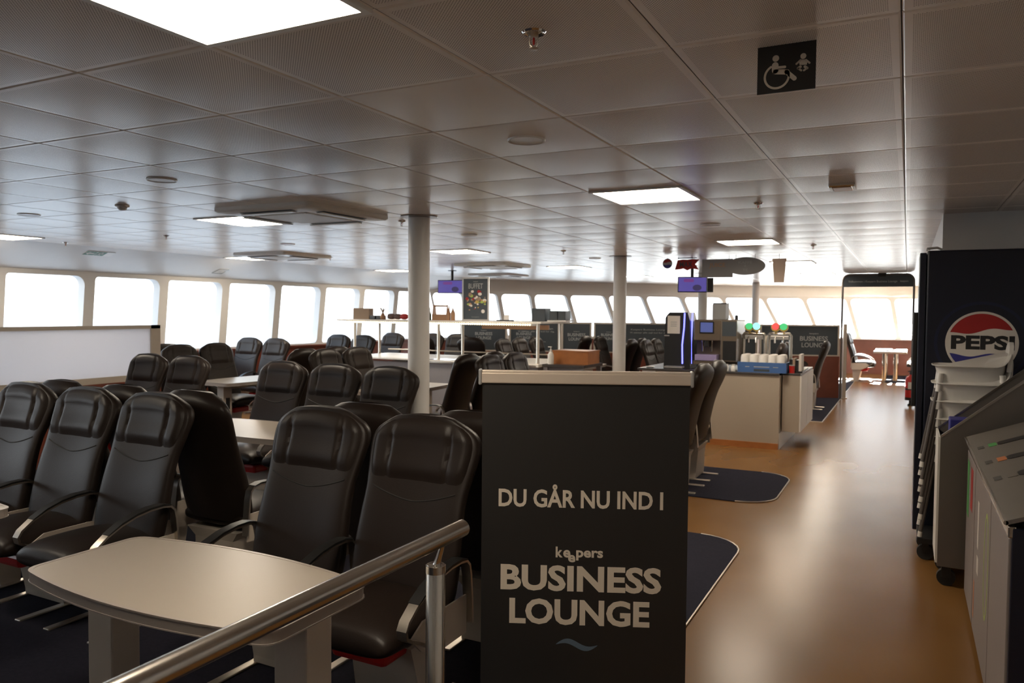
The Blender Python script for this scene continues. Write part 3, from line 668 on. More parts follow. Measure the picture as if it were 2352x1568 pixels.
# toilet sign under the ceiling
t = thing('toilet_sign', 'dark square sign with wheelchair and baby symbols under the ceiling', 'sign', (-.325, 2.33, 0), math.radians(0))
SW, z0, z1 = .158, 2.232, ZC-.003
MB().box(-SW/2, SW/2, -.002, .002, z0, z1).build('board', 'banner', t)
F2 = ((-SW/2, -.0022, z0), (1, 0, 0), (0, 0, 1)); k = SW/132; H = z1-z0
def q(px_, py_): return ((px_-1745)*k, H-(py_-82+(px_-1745)*.12)*H/131)
sg = MB()
def cap(p, r_, r0, r1=None): sg.prism(capsule(q(*p), q(*r_), r0*k, (r1 or r0)*k), F2, .0008)
sg.prism(circ(*q(1787, 113), 7.6*k), F2, .0008)
cap((1786, 132), (1786, 146), 7.5); cap((1787, 150), (1812, 151), 6.0); cap((1812, 151), (1830, 169), 5.2); cap((1795, 138), (1808, 137), 3)
cx_, cy_ = q(1790, 163); outer = circ(cx_, cy_, 30*k, n=40, a0=math.radians(115), a1=math.radians(385)); inner = circ(cx_, cy_, 25*k, n=40, a0=math.radians(115), a1=math.radians(385))
o_ = Vector(F2[0])
for i in range(39): sg.prism([outer[i], outer[i+1], inner[i+1], inner[i]], F2, .0008)
sg.prism(circ(*q(1849, 109), 6.6*k), F2, .0008)
sg.prism([q(1843, 118), q(1855, 118), q(1858, 126), q(1857, 133), q(1841, 133), q(1840, 126)], F2, .0008)
cap((1843, 120), (1834, 130), 2.2); cap((1855, 120), (1863, 128), 2.2)
cap((1843, 138), (1838, 142), 3); cap((1838, 142), (1845, 148), 2.2); cap((1853, 138), (1858, 142), 3); cap((1858, 142), (1851, 148), 2.2)
sg.build('pictogram', 'letter', t)
# exit sign on the sloping cove
t = thing('exit_sign', 'small green and white running-man exit sign on the sloping side cove', 'sign', (-9.18, 6.40, 2.306), PI/2)
CV = Matrix(((0, .949, .317), (1, 0, 0), (0, .317, -.949))).to_4x4()
t.matrix_world = Matrix.Translation((-9.235, 6.40, 2.3015))@CV
MB().box(-.19, .19, -.07, .07, 0, .006).build('board', 'white', t)
e = MB(); FE = ((0, 0, .0062), (1, 0, 0), (0, 1, 0)); e.prism([(-.19, -.06), (-.05, -.06), (-.05, .06), (-.19, .06)], FE, .001); e.prism([(-.04, -.06), (.08, -.06), (.08, .06), (-.04, .06)], FE, .001); e.build('green_fields', mat('exit_green', (.03, .16, .08), .5), t)
e = MB(); FE2 = ((0, 0, .0074), (1, 0, 0), (0, 1, 0)); e.prism([(-.18, 0), (-.13, .045), (-.13, .018), (-.07, .018), (-.07, -.018), (-.13, -.018), (-.13, -.045)], FE2, .001)
e.prism(circ(.03, .035, .012), FE2, .001)
for a_, b_ in (((.022, .015), (.0, -.015)), ((.02, .012), (-.015, .02)), ((.0, -.015), (.025, -.035)), ((.0, -.015), (-.025, -.03)), ((.025, .012), (.05, .0))): e.prism(capsule(a_, b_, .007), FE2, .001)
e.build('pictogram', 'whitep', t)
o = MB().prism(rrect(-.10, .10, -.10, .10, .01, 2), ((0, 0, .0005), (1, 0, 0), (0, 1, 0)), .006).build('cove_sign', 'whitep'); tag(o, 'tiny slanting sign plate on the side cove above the windows', 'sign'); o.matrix_world = Matrix.Translation((-9.55, 8.65, 2.1965))@CV
MB().prism(rrect(-.10, .10, -.10, .10, .01, 2), ((0, 0, .0066), (1, 0, 0), (0, 1, 0)), .001, 0, rrect(-.085, .085, -.085, .085, .01, 2)).build('sign_border', 'greenglass', o)

# ------------------------------------------------------------------ hanging screens
def screen(label, x, y, wd, rz, back=False):
    t = thing('hanging_screen', label, 'screen', (x, y, 0), rz, 'ceiling-hung screens')
    t2 = MB(); t2.tube([(0, .06, ZC), (0, .06, 2.22), (0, .04, 2.12)], .025, 10); t2.lathe((0, .06, ZC-.012), [(.08, 0), (.08, .011)], 20); t2.build('ceiling_mount', 'black', t, True)
    c = MB(); c.rbox(-wd/2, wd/2, -.02, .03, 1.935, 2.185, .006); c.build('housing', 'black', t)
    s_ = MB(); s_.box(-wd/2+.012, wd/2-.012, -.022, -.0205, 1.95, 2.172); o = s_.build('display', 'purplescreen', t)
    f = ((0, -.0224, 0), (1, 0, 0), (0, 0, 1)); MB().prism(circ(wd*.16, 2.01, .07, .05), f, .0004).build('display_shape', 'screenblob', o); MB().prism(rrect(-wd*.3, wd*.05, 2.10, 2.15, .02), f, .0004).build('display_shape', 'screenred', o)
    if back: MB().rbox(wd/2+.005, wd/2+.10, .0, .05, 1.94, 2.17, .006).build('rear_screen_edge', 'black', t)
screen('hanging screen with purple picture beside the food poster', -7.65, 12.4, .52, .25)
screen('hanging screen with purple picture under the juice board', -3.10, 12.4, .46, .32, True)

# ------------------------------------------------------------------ buffet
b = thing('buffet_counter', 'white-topped grey buffet counter with steel uprights and overhead shelf', 'buffet counter', (-6.1, 10.1, 0))
MB().box(-1.75, 1.60, -.55, .60, 0, .84).build('body', 'grey', b)
MB().rbox(-1.80, 1.64, -.60, .66, .84, .885, .008).build('counter_top', 'white', b)
MB().box(-1.7, 1.6, -.602, -.598, .842, .866).build('front_glass_strip', 'chrome', b)
MB().tube([(-1.75, .60, .95), (1.62, .60, .95)], .010, 8).build('back_rail', 'alu', b, True)
for x, y in ((-1.60, -.48), (-.05, -.48), (1.57, -.48), (-1.82, .45), (-.19, .45), (1.50, .45)): MB().lathe((x, y, .885), [(.028, 0), (.022, .02), (.022, .555)], 16).build('upright', 'alu', b, True)
MB().rbox(-1.93, 1.63, -.52, .52, 1.435, 1.462, .006).build('shelf', 'white', b)
MB().rbox(-1.75, 1.55, -.50, -.46, 1.405, 1.436, .004).build('lamp_rail', 'alu', b)
ld = MB()
for k in range(88): ld.lathe((-1.72+.0365*k, -.505, 1.420), [(.002, -.011), (.011, 0), (.002, .011)], 6)
ld.build('led_strip', 'ledwarm', b)
MB().rbox(.15, 1.30, .46, .50, 1.33, 1.40, .004).build('heat_lamp', 'peach', b)
MB().box(-.2, .2, -.60, -.2, .886, .889).build('glass_cover', 'chrome', b)
# dark extension with crate
s_ = thing('serving_table', 'dark narrow serving table at the end of the buffet', 'table', (-4.15, 9.95, 0))
MB().box(-.30, .30, -.35, .40, .845, .885).build('table_top', 'countertop', s_)
for x, y in ((-.26, -.31), (.26, -.31), (-.26, .36), (.26, .36)): MB().box(x-.03, x+.03, y-.03, y+.03, 0, .845).build('leg', 'grey', s_)
MB().box(-.28, .28, -.3, -.28, .72, .845).build('apron', 'grey', s_)
cr = thing('wooden_crate', 'orange wooden serving crate next to the pump bottle', 'crate', (-4.12, 10.02, .885))
for nm, a in (('side_board', (-.26, .26, -.22, -.20, 0, .17)), ('side_board', (-.26, .26, .20, .22, 0, .17)), ('end_board', (-.26, -.24, -.20, .20, 0, .17)), ('end_board', (.24, .26, -.20, .20, 0, .17)), ('bottom_board', (-.24, .24, -.20, .20, .0, .015)), ('lid', (-.27, .27, -.23, .23, .17, .185))): MB().box(*a).build(nm, 'wood', cr)
pb = thing('pump_bottle', 'white pump bottle at the end of the buffet', 'bottle', (-4.36, 9.68, .885))
MB().lathe((0, 0, 0), [(.040, 0), (.042, .02), (.042, .12), (.03, .155), (.014, .17), (.014, .18)], 20).build('body', 'white', pb, True)
pm = MB(); pm.lathe((0, 0, .18), [(.016, 0), (.016, .02), (.006, .022), (.006, .05), (.014, .05), (.014, .062)], 12); pm.tube([(0, 0, .236), (-.04, 0, .234)], .006, 6); pm.build('pump', 'white', pb, True)
# shelf contents
ps_ = thing('food_poster', 'framed dark BUFFET poster with colourful food standing on the buffet shelf', 'poster', (-5.62, 9.78, 1.462), .10)
fr_ = MB(); fr_.prism(rrect(-.215, .215, 0, .635, .002, 1), ((0, .02, 0), (1, 0, 0), (0, 0, 1)), .02, 0, rrect(-.192, .192, .022, .613, .002, 1)); fr_.build('frame', 'alu', ps_)
MB().box(-.195, .195, .006, .016, .02, .615).build('print', 'slate', ps_)
FP = ((0, .0055, 0), (1, 0, 0), (0, 0, 1)); tx = MB(); text_mesh(tx, 'BUFFET', (-.115, .115, .47, .545), FP, .0005, .01); text_mesh(tx, 'keepers', (-.035, .035, .562, .58), FP, .0005, .01); text_mesh(tx, 'keepers', (-.06, .06, .05, .062), FP, .0005); tx.build('lettering', 'greyletter', ps_)
pal = ['peach', 'redprint', 'limep', 'card', 'gold', 'cup', 'bread', 'cup']; fd = MB(); rnd = random.Random(5)
for k in range(46):
    x, z = rnd.gauss(0, .075), .30+rnd.gauss(0, .055); r_ = rnd.uniform(.010, .032)
    fd.prism(circ(max(-.15, min(.15, x)), max(.16, min(.43, z)), r_, r_*rnd.uniform(.5, 1), 10), ((0, .0052-.00012*k, 0), (1, 0, 0), (0, 0, 1)), .0001, k % 8)
fd.prism(circ(.12, .14, .028), FP, .0006, 5); fd.build('food_picture', pal, ps_)
bx_ = thing('cardboard_box', 'brown cardboard box at the window end of the buffet shelf', 'box', (-7.72, 9.86, 1.462), .3)
MB().box(-.13, .13, -.10, .10, 0, .17).build('body', 'card', bx_)
for s__ in (-1, 1): o = MB().box(-.13, .13, s__*.1-.05*(s__ > 0), s__*.1+.05*(s__ < 0), .17, .173).build('flap', 'card', bx_)
for k, (x, lb) in enumerate(((-7.49, 'dark tub next to the cardboard box on the buffet shelf'), (-7.365, 'dark tub farther from the cardboard box on the buffet shelf'))):
    t = thing('tub', lb, 'tub', (x, 9.85, 1.462)); MB().rbox(-.055, .055, -.06, .06, 0, .05, .01).build('body', 'black', t); MB().rbox(-.058, .058, -.063, .063, .05, .062, .004).build('lid', 'countertop', t)
vs_ = thing('flower_vase', 'small brown vase with a dried sprig on the buffet shelf', 'vase', (-7.25, 9.74, 1.462))
MB().lathe((0, 0, 0), [(.03, 0), (.045, .03), (.022, .09), (.026, .10)], 16).build('body', 'caddy', vs_, True)
sp_ = MB()
for k in range(7): a_ = k*.9; sp_.tube([(0, 0, .09), (.02*math.cos(a_), .02*math.sin(a_), .14), (.045*math.cos(a_), .045*math.sin(a_), .17+.01*(k % 3))], .006, 5)
sp_.build('sprig', 'card', vs_)
for k, (x, c_, lb) in enumerate(((-7.13, 'bread', 'dark loaf on the buffet shelf, nearest the vase'), (-7.01, 'bread', 'dark loaf in the middle of the three on the buffet shelf'), (-6.89, 'redprint', 'reddish loaf next to the near pillar on the buffet shelf'))):
    t = MB(); t.loft([[(y_, r_*math.cos(a_), .048+r_*.95*math.sin(a_)) for a_ in [2*PI*i/14 for i in range(14)]] for y_, r_ in ((-.065, .012), (-.055, .036), (-.02, .046), (.02, .047), (.055, .036), (.065, .012))]); o = t.build('loaf', c_, None, True, 80); o.location = (x, 9.80, 1.463); tag(o, lb, 'bread', 'loaves on the buffet shelf')
cd = thing('condiment_caddy', 'wooden condiment caddy with a looped handle beside the food poster', 'caddy', (-6.22, 9.80, 1.462), .1)
MB().box(-.12, .12, -.07, .07, 0, .09).build('tray', 'caddy', cd)
hh = MB()
for s__ in (-1, 1): hh.prism([(-.068, 0), (.068, 0), (.03, .2), (-.03, .2)], ((s__*.115-.006, 0, .03), (0, 1, 0), (0, 0, 1)), .012)
hh.tube([(-.115, 0, .215), (.115, 0, .215)], .012, 8); hh.build('handle', 'caddy', cd)
for k, x in enumerate((-6.045, -5.965)):
    t = thing('oil_bottle', ['slim brown bottle with thin spout, next to the caddy', 'slim brown bottle with thin spout, next to the food poster'][k], 'bottle', (x, 9.72, 1.462), 0, 'spout bottles on the buffet shelf')
    MB().lathe((0, 0, 0), [(.034, 0), (.034, .11), (.012, .16), (.011, .18)], 14).build('body', 'caddy', t, True); MB().tube([(0, 0, .18), (0, 0, .235), (.004, 0, .255)], .004, 6).build('spout', 'chrome', t, True)
t = thing('green_bottle', 'dark green bottle right at the near pillar edge on the buffet shelf', 'bottle', (-6.39, 9.74, 1.462)); MB().lathe((0, 0, 0), [(.03, 0), (.03, .09), (.012, .13), (.012, .17)], 14).build('body', 'greenglass', t, True); MB().lathe((0, 0, .17), [(.014, 0), (.014, .02)], 12).build('cap', 'whitep', t)
t = thing('card_holder', 'dark tilted card holder right of the food poster', 'card holder', (-5.2, 9.95, 1.462)); MB().rbox(-.13, .10, -.06, .06, 0, .018, .004).build('base', 'black', t); MB().box(-.03, .05, -.01, .0, .018, .09).build('card', 'white', t)
for k, (x, y, wd, h_, lb) in enumerate(((-4.80, 10.3, .215, .19, 'larger black box at the end of the buffet shelf'), (-4.58, 10.34, .125, .135, 'smaller black box on the buffet shelf, next to the larger one'), (-4.449, 10.34, .115, .135, 'last black box over the free end of the buffet shelf'))):
    t = thing('black_box', lb, 'box', (x, y, 1.462+(.0 if k == 0 else .02)), 0, 'black boxes on the buffet shelf'); MB().rbox(-wd/2, wd/2, -.10, .10, 0, h_-.012, .004).build('body', 'slate', t); MB().rbox(-wd/2, wd/2, -.10, .10, h_-.012, h_, .003).build('lid', 'slate', t)
tag(MB().rbox(-4.66, -4.36, 10.2, 10.48, 1.462, 1.482, .004).build('serving_tray', 'white'), 'white tray below the smaller black boxes on the buffet shelf', 'tray')

# ------------------------------------------------------------------ lounge screen panels (slate boards on a red brown parapet)
PA = Vector((-1.1, 15.9, 0)); PB_ = Vector((-6.16, 14.15, 0)); pd_ = (PB_-PA).normalized(); prz = math.atan2(-pd_.y, -pd_.x)
def sboard(label, s0, s1, kind):
    o0 = PA+pd_*s1; wd = s1-s0
    t = thing('lounge_screen', label, 'screen wall', o0, prz, 'slate lounge screen boards')
    MB().box(0, wd, 0, .05, 0, .80).build('parapet', 'redwood', t)
    MB().box(.03, wd-.03, .012, .035, .82, 1.37).build('board', 'slate', t)
    f = MB()
    for a_ in ((0, .035, 0, .05, .8, 1.40), (wd-.035, wd, 0, .05, .8, 1.40), (0, wd, 0, .05, 1.37, 1.40), (0, wd, 0, .05, .80, .825)): f.box(*a_)
    f.build('frame', 'chairmetal', t)
    FB = ((0, .0118, 0), (1, 0, 0), (0, 0, 1)); l = MB()
    def logo(cx, cz, k=1.0):
        text_mesh(l, 'BUSINESS', (cx-.155*k, cx+.155*k, cz, cz+.055*k), FB, .0005, .02); text_mesh(l, 'LOUNGE', (cx-.135*k, cx+.135*k, cz-.075*k, cz-.02*k), FB, .0005, .02); text_mesh(l, 'keepers', (cx-.05*k, cx+.05*k, cz+.072*k, cz+.095*k), FB, .0005, .01)
    if 'c' in kind: logo(wd/2, 1.12, 1.15)
    if 'l' in kind: logo(.30, 1.13)
    if 't' in kind: text_mesh(l, 'Keepers Business Lounge.', (wd-.82, wd-.12, 1.245, 1.285), FB, .0005, .01); text_mesh(l, 'Vi sætter alle sejl ind for dig.', (wd-.84, wd-.10, 1.185, 1.225), FB, .0005, .01)
    if 'r' in kind: logo(wd-.47, 1.09, 1.65)
    if 'k' in kind: text_mesh(l, 'keepers', (wd-.45, wd-.28, .985, 1.02), FB, .0005, .01)
    l.build('lettering', 'greyletter', t)
sboard('slate lounge board half hidden behind the black chair back and heat lamp', 6.44, 7.4, 'c')
sboard('slate lounge board behind the end uprights of the buffet', 5.38, 6.40, 'ltk')
sboard('square slate lounge board with centred lettering above the wooden crate', 4.74, 5.34, 'c')
sboard('long slate lounge board with a line of text right of the far pillar', 3.15, 4.70, 'lt')
sboard('plain slate lounge board behind the drinks machines', 1.55, 3.11, '')
sboard('slate lounge board at the aisle end with faded lettering', .04, 1.51, 'r')
t = thing('screen_end_post', 'slim metal post closing the lounge screen at the aisle', 'post', (-1.05, 15.92, 0), prz); MB().box(-.03, .03, -.03, .04, 0, 1.42).build('post', 'chairmetal', t); MB().box(-.05, .05, -.05, .06, 0, .02).build('foot_plate', 'alu', t)

# ------------------------------------------------------------------ drinks counter
dc = thing('drinks_counter', 'beige drinks counter with dark top and brown skirting by the aisle', 'counter', (-2.1, 10.1, 0))
MB().box(-.72, .78, -.62, .85, .06, .875).build('front_panel', 'counter', dc)
MB().rbox(-.95, .779, -.64, .87, .875, .90, .004).build('counter_top', 'countertop', dc)
MB().box(-.70, .778, -.635, .84, 0, .07).build('skirting', 'wood', dc)
MB().box(.7801, .786, -.60, .85, .0, .19).build('kick_plate', 'white', dc)
MB().box(-.90, -.72, -.60, .5, .80, .875).build('side_shelf', 'white', dc)
MB().box(-.88, -.72, -.55, .4, .0, .80).build('side_panel', 'counter', dc)
wcb = thing('hung_cabinet', 'beige cabinet hung on the aisle end of the drinks counter', 'cabinet', (-1.212, 10.28, 0))
MB().box(-.095, .10, -.66, .66, .20, .875).build('body', 'counter', wcb)
MB().rbox(-.10, .105, -.665, .665, .875, .90, .003).build('cabinet_top', 'countertop', wcb)
for y in (-.655, .005): d_ = MB().box(.101, .115, y, y+.645, .205, .87).build('door', 'white', wcb)
ki = thing('drinks_kiosk', 'tall black drinks kiosk with white notice and two blue light strips', 'drinks machine', (-2.60, 9.85, .90))
k_ = MB(); k_.prism([(-.17, 0), (.17, 0), (.16, .60), (.13, .71), (-.10, .71), (-.13, .68), (-.155, .64)], ((0, .2, 0), (1, 0, 0), (0, 0, 1)), .38); k_.build('body', 'black', ki)
nt = MB().box(-.125, .035, -.186, -.182, .44, .665).build('notice', 'whitep', ki); nt.rotation_euler = (0, 0, 0)
l_ = MB()
for k in range(3): l_.box(-.085, -.005, -.1885, -.1865, .53+.025*k, .54+.025*k)
l_.build('notice_lines', 'greyletter', nt)
MB().rbox(-.165, -.10, -.19, -.18, .405, .42, .003).build('badge', 'silverp', ki)
for x0, x1 in (((.075, -.19), (.095, -.185)), ((.165, -.10), (.172, -.05))):
    MB().tube([(x0[0], x0[1], .06), (x0[0]-.006, x0[1], .3), (x1[0]-.005, x0[1], .52), (x1[0], x0[1], .70)], .0095, 8).build('light_strip', 'ledblue', ki, True)
MB().box(-.13, .10, -.30, -.18, .01, .03).build('drip_grille', 'silverp', ki)
t = thing('saucer', 'small white saucer on the left end of the drinks counter', 'saucer', (-2.93, 9.62, .90)); MB().lathe((0, 0, 0), [(.03, 0), (.06, .012), (.058, .014), (.01, .006)], 20).build('dish', 'white', t, True)
cm = thing('coffee_machine', 'big bronze coffee machine with blue display beside the black kiosk', 'coffee machine', (-2.12, 9.95, .90))
c_ = MB(); c_.rbox(-.27, .255, -.12, .30, .06, .62, .012); c_.rbox(-.27, .06, -.26, -.10, .36, .62, .01); c_.rbox(.06, .255, -.26, -.10, .10, .62, .01); c_.build('body', 'coffee', cm)
MB().rbox(-.27, .10, -.28, -.10, .06, .11, .006).build('base', 'coffee', cm)
for x in (-.23, .21):
    for y in (-.2, .25): MB().lathe((x, y, 0), [(.02, 0), (.016, .075)], 12).build('foot', 'black', cm)
MB().rbox(-.25, .02, -.29, -.11, .11, .185, .005).build('drip_tray', 'purpletray', cm)
dp = MB().rbox(-.20, -.02, -.275, -.255, .45, .60, .006).build('display_bezel', 'black', cm); MB().box(-.185, -.035, -.278, -.274, .465, .585).build('display', 'bluescreen', dp)
for x in (-.17, -.06): MB().lathe((x, -.2, .22), [(.010, 0), (.012, .02), (.012, .10), (.02, .12), (.02, .15)], 12).build('spout', 'chrome', cm, True)
MB().rbox(-.145, -.085, -.24, -.16, .28, .37, .01).build('outlet_block', 'black', cm)
MB().box(.08, .25, -.262, -.258, .42, .60).build('menu_panel', 'slate', cm); MB().box(.09, .25, -.263, -.259, .12, .36).build('cup_door', 'black', cm)
MB().lathe((.18, .1, .62), [(.02, 0), (.02, .05), (.012, .06)], 12).build('hopper_knob', 'black', cm)
t = thing('bean_hopper', 'grey box standing on top of the coffee machine', 'hopper', (-2.14, 10.05, 1.521)); MB().rbox(-.085, .085, -.10, .10, 0, .20, .008).build('body', 'hazyslate', t); MB().rbox(-.08, .09, -.095, .095, .20, .212, .004).build('lid', 'black', t)
def taps(label, x, badges):
    t = thing('tap_tower', label, 'drink tap', (x, 10.02, .90), 0, 'drink tap towers')
    f = MB(); f.tube([(-.13, 0, 0), (-.13, 0, .43), (-.12, 0, .45), (.12, 0, .45), (.13, 0, .43), (.13, 0, 0)], .022, 12); f.build('tower_frame', 'steel', t, True)
    MB().lathe((0, .0, 0), [(.05, 0), (.05, .02), (.03, .03)], 16).build('foot', 'steel', t, True)
    MB().rbox(-.11, .11, -.03, .0, .38, .43, .006).build('tap_bar', 'silverp', t)
    for bx2, m_ in badges:
        g = MB().prism(circ(bx2, .535, .054, n=28), ((0, -.028, 0), (1, 0, 0), (0, 0, 1)), .03).build('badge', 'gold', t)
        MB().prism(circ(bx2, .545, .044, n=28), ((0, -.0582, 0), (1, 0, 0), (0, 0, 1)), .004).build('badge_face', m_, g)
        MB().tube([(bx2, -.015, .45), (bx2, -.015, .49)], .01, 8).build('badge_stem', 'gold', g)
        MB().tube([(bx2, -.04, .41), (bx2, -.08, .40), (bx2, -.085, .34)], .011, 8).build('spout', 'chrome', t, True)
taps('steel tap tower with a green and an ice blue badge', -1.712, ((-.055, 'tapgreen'), (.035, 'tapblue')))
taps('steel tap tower with a red and a green badge', -1.405, ((-.045, 'tapred'), (.05, 'tapgreen')))
ct_ = thing('cup_crate', 'blue crate packed with white cups on the drinks counter', 'crate', (-1.535, 9.70, .90))
MB().box(-.27, .27, -.17, .17, 0, .012).build('bottom', 'cratebl', ct_)
for a_ in ((-.28, .28, -.18, -.165, 0, .12), (-.28, .28, .165, .18, 0, .12)): MB().box(*a_).build('side', 'cratebl', ct_)
for a_ in ((-.28, -.265, -.165, .165, 0, .12), (.265, .28, -.165, .165, 0, .12)): MB().box(*a_).build('end', 'cratebl', ct_)
fm = MB(); FC = ((0, -.1805, 0), (1, 0, 0), (0, 0, 1)); text_mesh(fm, 'www', (-.09, .09, .060, .072), FC, .0005, .02); fm.prism(rrect(-.20, -.13, .062, .07, .002, 2), FC, .0006); fm.prism(rrect(.13, .19, .062, .07, .002, 2), FC, .0006)
fm = MB(); fm.prism(rrect(-.09, .09, .062, .071, .003, 3), FC, .0006); fm.prism(rrect(-.19, -.14, .062, .070, .003, 3), FC, .0006); fm.prism(rrect(.13, .19, .062, .070, .003, 3), FC, .0006); fm.prism(rrect(-.09, .09, .012, .040, .004, 3), FC, .0004, 1)
fm.build('crate_marking', ['greyletter', 'slate'], ct_)
c0 = None
for r_ in range(3):
    for k in range(5):
        lc = (-1.535-.21+.105*k, 9.70-.108+.108*r_, .9125)
        lb = 'white cup upside down in the front line of the blue crate' if r_ == 0 else 'white cup upside down in the blue crate, behind its front line'
        if c0 is None:
            c0 = thing('cup', lb, 'cup', lc, 0, 'cups in the front line of the blue crate'); MB().lathe((0, 0, 0), [(.045, 0), (.048, .01), (.047, .16), (.038, .195), (.015, .20)], 18).build('body', 'cup', c0, True)
        else: dup(c0, lc, 0, lb, (), 'cups in the front line of the blue crate' if r_ == 0 else 'cups behind the front line of the blue crate')
for k, x in enumerate((-1.965, -1.88)):
    t = thing('sauce_jar', ['white jar on the drinks counter, clear of the blue crate', 'white jar on the drinks counter touching the blue crate'][k], 'jar', (x, 9.60, .90)); MB().lathe((0, 0, 0), [(.026, 0), (.028, .01), (.028, .055), (.020, .065)], 16).build('body', 'white', t, True); MB().lathe((0, 0, .065), [(.022, 0), (.022, .016)], 16).build('lid', 'whitep', t)
t = thing('cutlery_stand', 'dark stand full of napkins and packets at the counter corner', 'cutlery stand', (-1.165, 9.84, .90))
MB().box(-.09, .07, -.14, .14, 0, .02).build('base', 'black', t)
for k, (x, h_, m_) in enumerate(((-.08, .16, 'black'), (-.045, .17, 'card'), (-.01, .15, 'black'), (.025, .22, 'whitep'))): MB().box(x, x+.028, -.12, .12, .02, h_).build(['packet_row', 'packet_row', 'divider', 'napkins'][k], m_, t)
t = thing('red_tin', 'small red tin beside the cutlery stand', 'tin', (-1.21, 9.66, .90)); MB().lathe((0, 0, 0), [(.033, 0), (.033, .085)], 18).build('body', 'red', t, True); MB().lathe((0, 0, .085), [(.034, 0), (.034, .01)], 18).build('lid', 'silverp', t)
bk = thing('ring_binders', 'dark ring rack on top of the hung cabinet', 'rack', (-1.17, 10.3, .90))
for k in range(5): MB().tube([(.0+.045*math.cos(a_), -.22+.11*k, .045+.045*math.sin(a_)) for a_ in [PI*q_/10 for q_ in range(11)]], .006, 6).build('ring', 'black', bk, True)
MB().box(-.05, .05, -.26, .26, 0, .012).build('base', 'black', bk)

# signs hanging over the drinks counter
HY = 10.3
def hang(name, label, x, z, dy=0):
    t = thing(name, label, 'hanging sign', (x, HY+dy, z), 0, 'signs hung above the drinks counter'); return t
def wires(t, xs, zt):
    for x in xs: MB().tube([(x, .005, zt), (x, .005, ZC-t.location.z)], .002, 5).build('wire', 'acdark', t)
FH = ((0, 0, 0), (1, 0, 0), (0, 0, 1))
t = hang('juice_board', 'haze-greyed rectangular JUICE board hanging over the drinks counter', -2.25, 2.195)
MB().box(-.20, .20, 0, .012, -.12, .12).build('board', 'hazyslate', t); l = MB(); text_mesh(l, 'JUICE', (-.105, .105, .0, .07), ((0, -.0004, 0), (1, 0, 0), (0, 0, 1)), .0004, .01); l.build('lettering', 'peach', t); wires(t, (-.15, .15), .12)
t = hang('coffee_and_tea_sign', 'oval haze-greyed coffee and tea sign overlapping the juice board', -1.885, 2.215, -.03)
MB().prism(circ(0, 0, .25, .115, 40), ((0, .012, 0), (1, 0, 0), (0, 0, 1)), .012).build('board', 'hazyslate', t)
l = MB(); FO = ((0, -.0004, 0), (1, 0, 0), (0, 0, 1)); text_mesh(l, 'KAFFE', (-.085, .085, .030, .065), FO, .0004, .01); text_mesh(l, '&', (-.012, .012, -.008, .018), FO, .0004); text_mesh(l, 'TE', (-.032, .032, -.068, -.034), FO, .0004, .01); l.build('lettering', 'greyletter', t); wires(t, (-.12, .12), .09)
t = hang('cup_sign', 'peach paper-cup shaped sign hanging at the aisle end of the counter', -1.47, 2.15)
MB().prism([(-.060, -.15), (.060, -.15), (.082, .145), (-.082, .145)], ((0, .02, 0), (1, 0, 0), (0, 0, 1)), .02).build('board', 'cupprint', t); MB().prism([(-.086, .128), (.086, .128), (.082, .152), (-.082, .152)], ((0, .022, 0), (1, 0, 0), (0, 0, 1)), .024).build('cup_rim', 'cupprint', t); wires(t, (.0,), .15)
t = hang('cola_disc', 'small round red and grey cola disc sign hanging farthest from the aisle', -2.92, 2.27)
MB().prism(circ(0, 0, .066, n=30), ((0, .01, 0), (1, 0, 0), (0, 0, 1)), .01).build('board', 'greyletter', t)
def wave_cap(r, top, ph, n=18, lev=.28):
    """the upper (top=1) or lower part of a disc cut by a wave"""
    a0 = math.asin(lev+.05); pts = [(r*math.cos(a), r*math.sin(a)) for a in [a0+(PI-2*a0+.10)*k/n for k in range(n+1)]]
    xl, yl = pts[-1]; xr, yr = pts[0]
    wv = [(xl+(xr-xl)*k/n, yl+(yr-yl)*k/n+.10*r*math.sin(2*PI*k/n+ph)*math.sin(PI*k/n)) for k in range(1, n)]
    return [(x, top*y) for x, y in pts+wv]
MB().prism(wave_cap(.06, 1, PI), FO, .0004).build('upper_field', 'redprint', t); MB().prism(wave_cap(.06, -1, 0), FO, .0004).build('lower_field', 'bluep', t); wires(t, (0,), .066)
t = hang('max_sign', 'dark red ribbon-shaped MAX sign hanging beside the cola disc', -2.65, 2.255)
MB().prism([(-.165, -.07), (-.13, .055), (-.06, .065), (.0, .06), (.06, .068), (.165, .062), (.105, .0), (.16, -.075), (.06, -.055), (.0, -.08), (-.05, -.055), (-.10, -.065)], ((0, .01, 0), (1, 0, 0), (0, 0, 1)), .01).build('board', 'redprint', t)
l = MB(); text_mesh(l, 'MAX', (-.10, .07, -.035, .035), FO, .0004, .02); l.build('lettering', 'slate', t); wires(t, (-.12, .10), .06); MB().tube([(-.13, .005, .085), (.13, .005, .085)], .006, 6).build('hanger_bar', 'acdark', t)

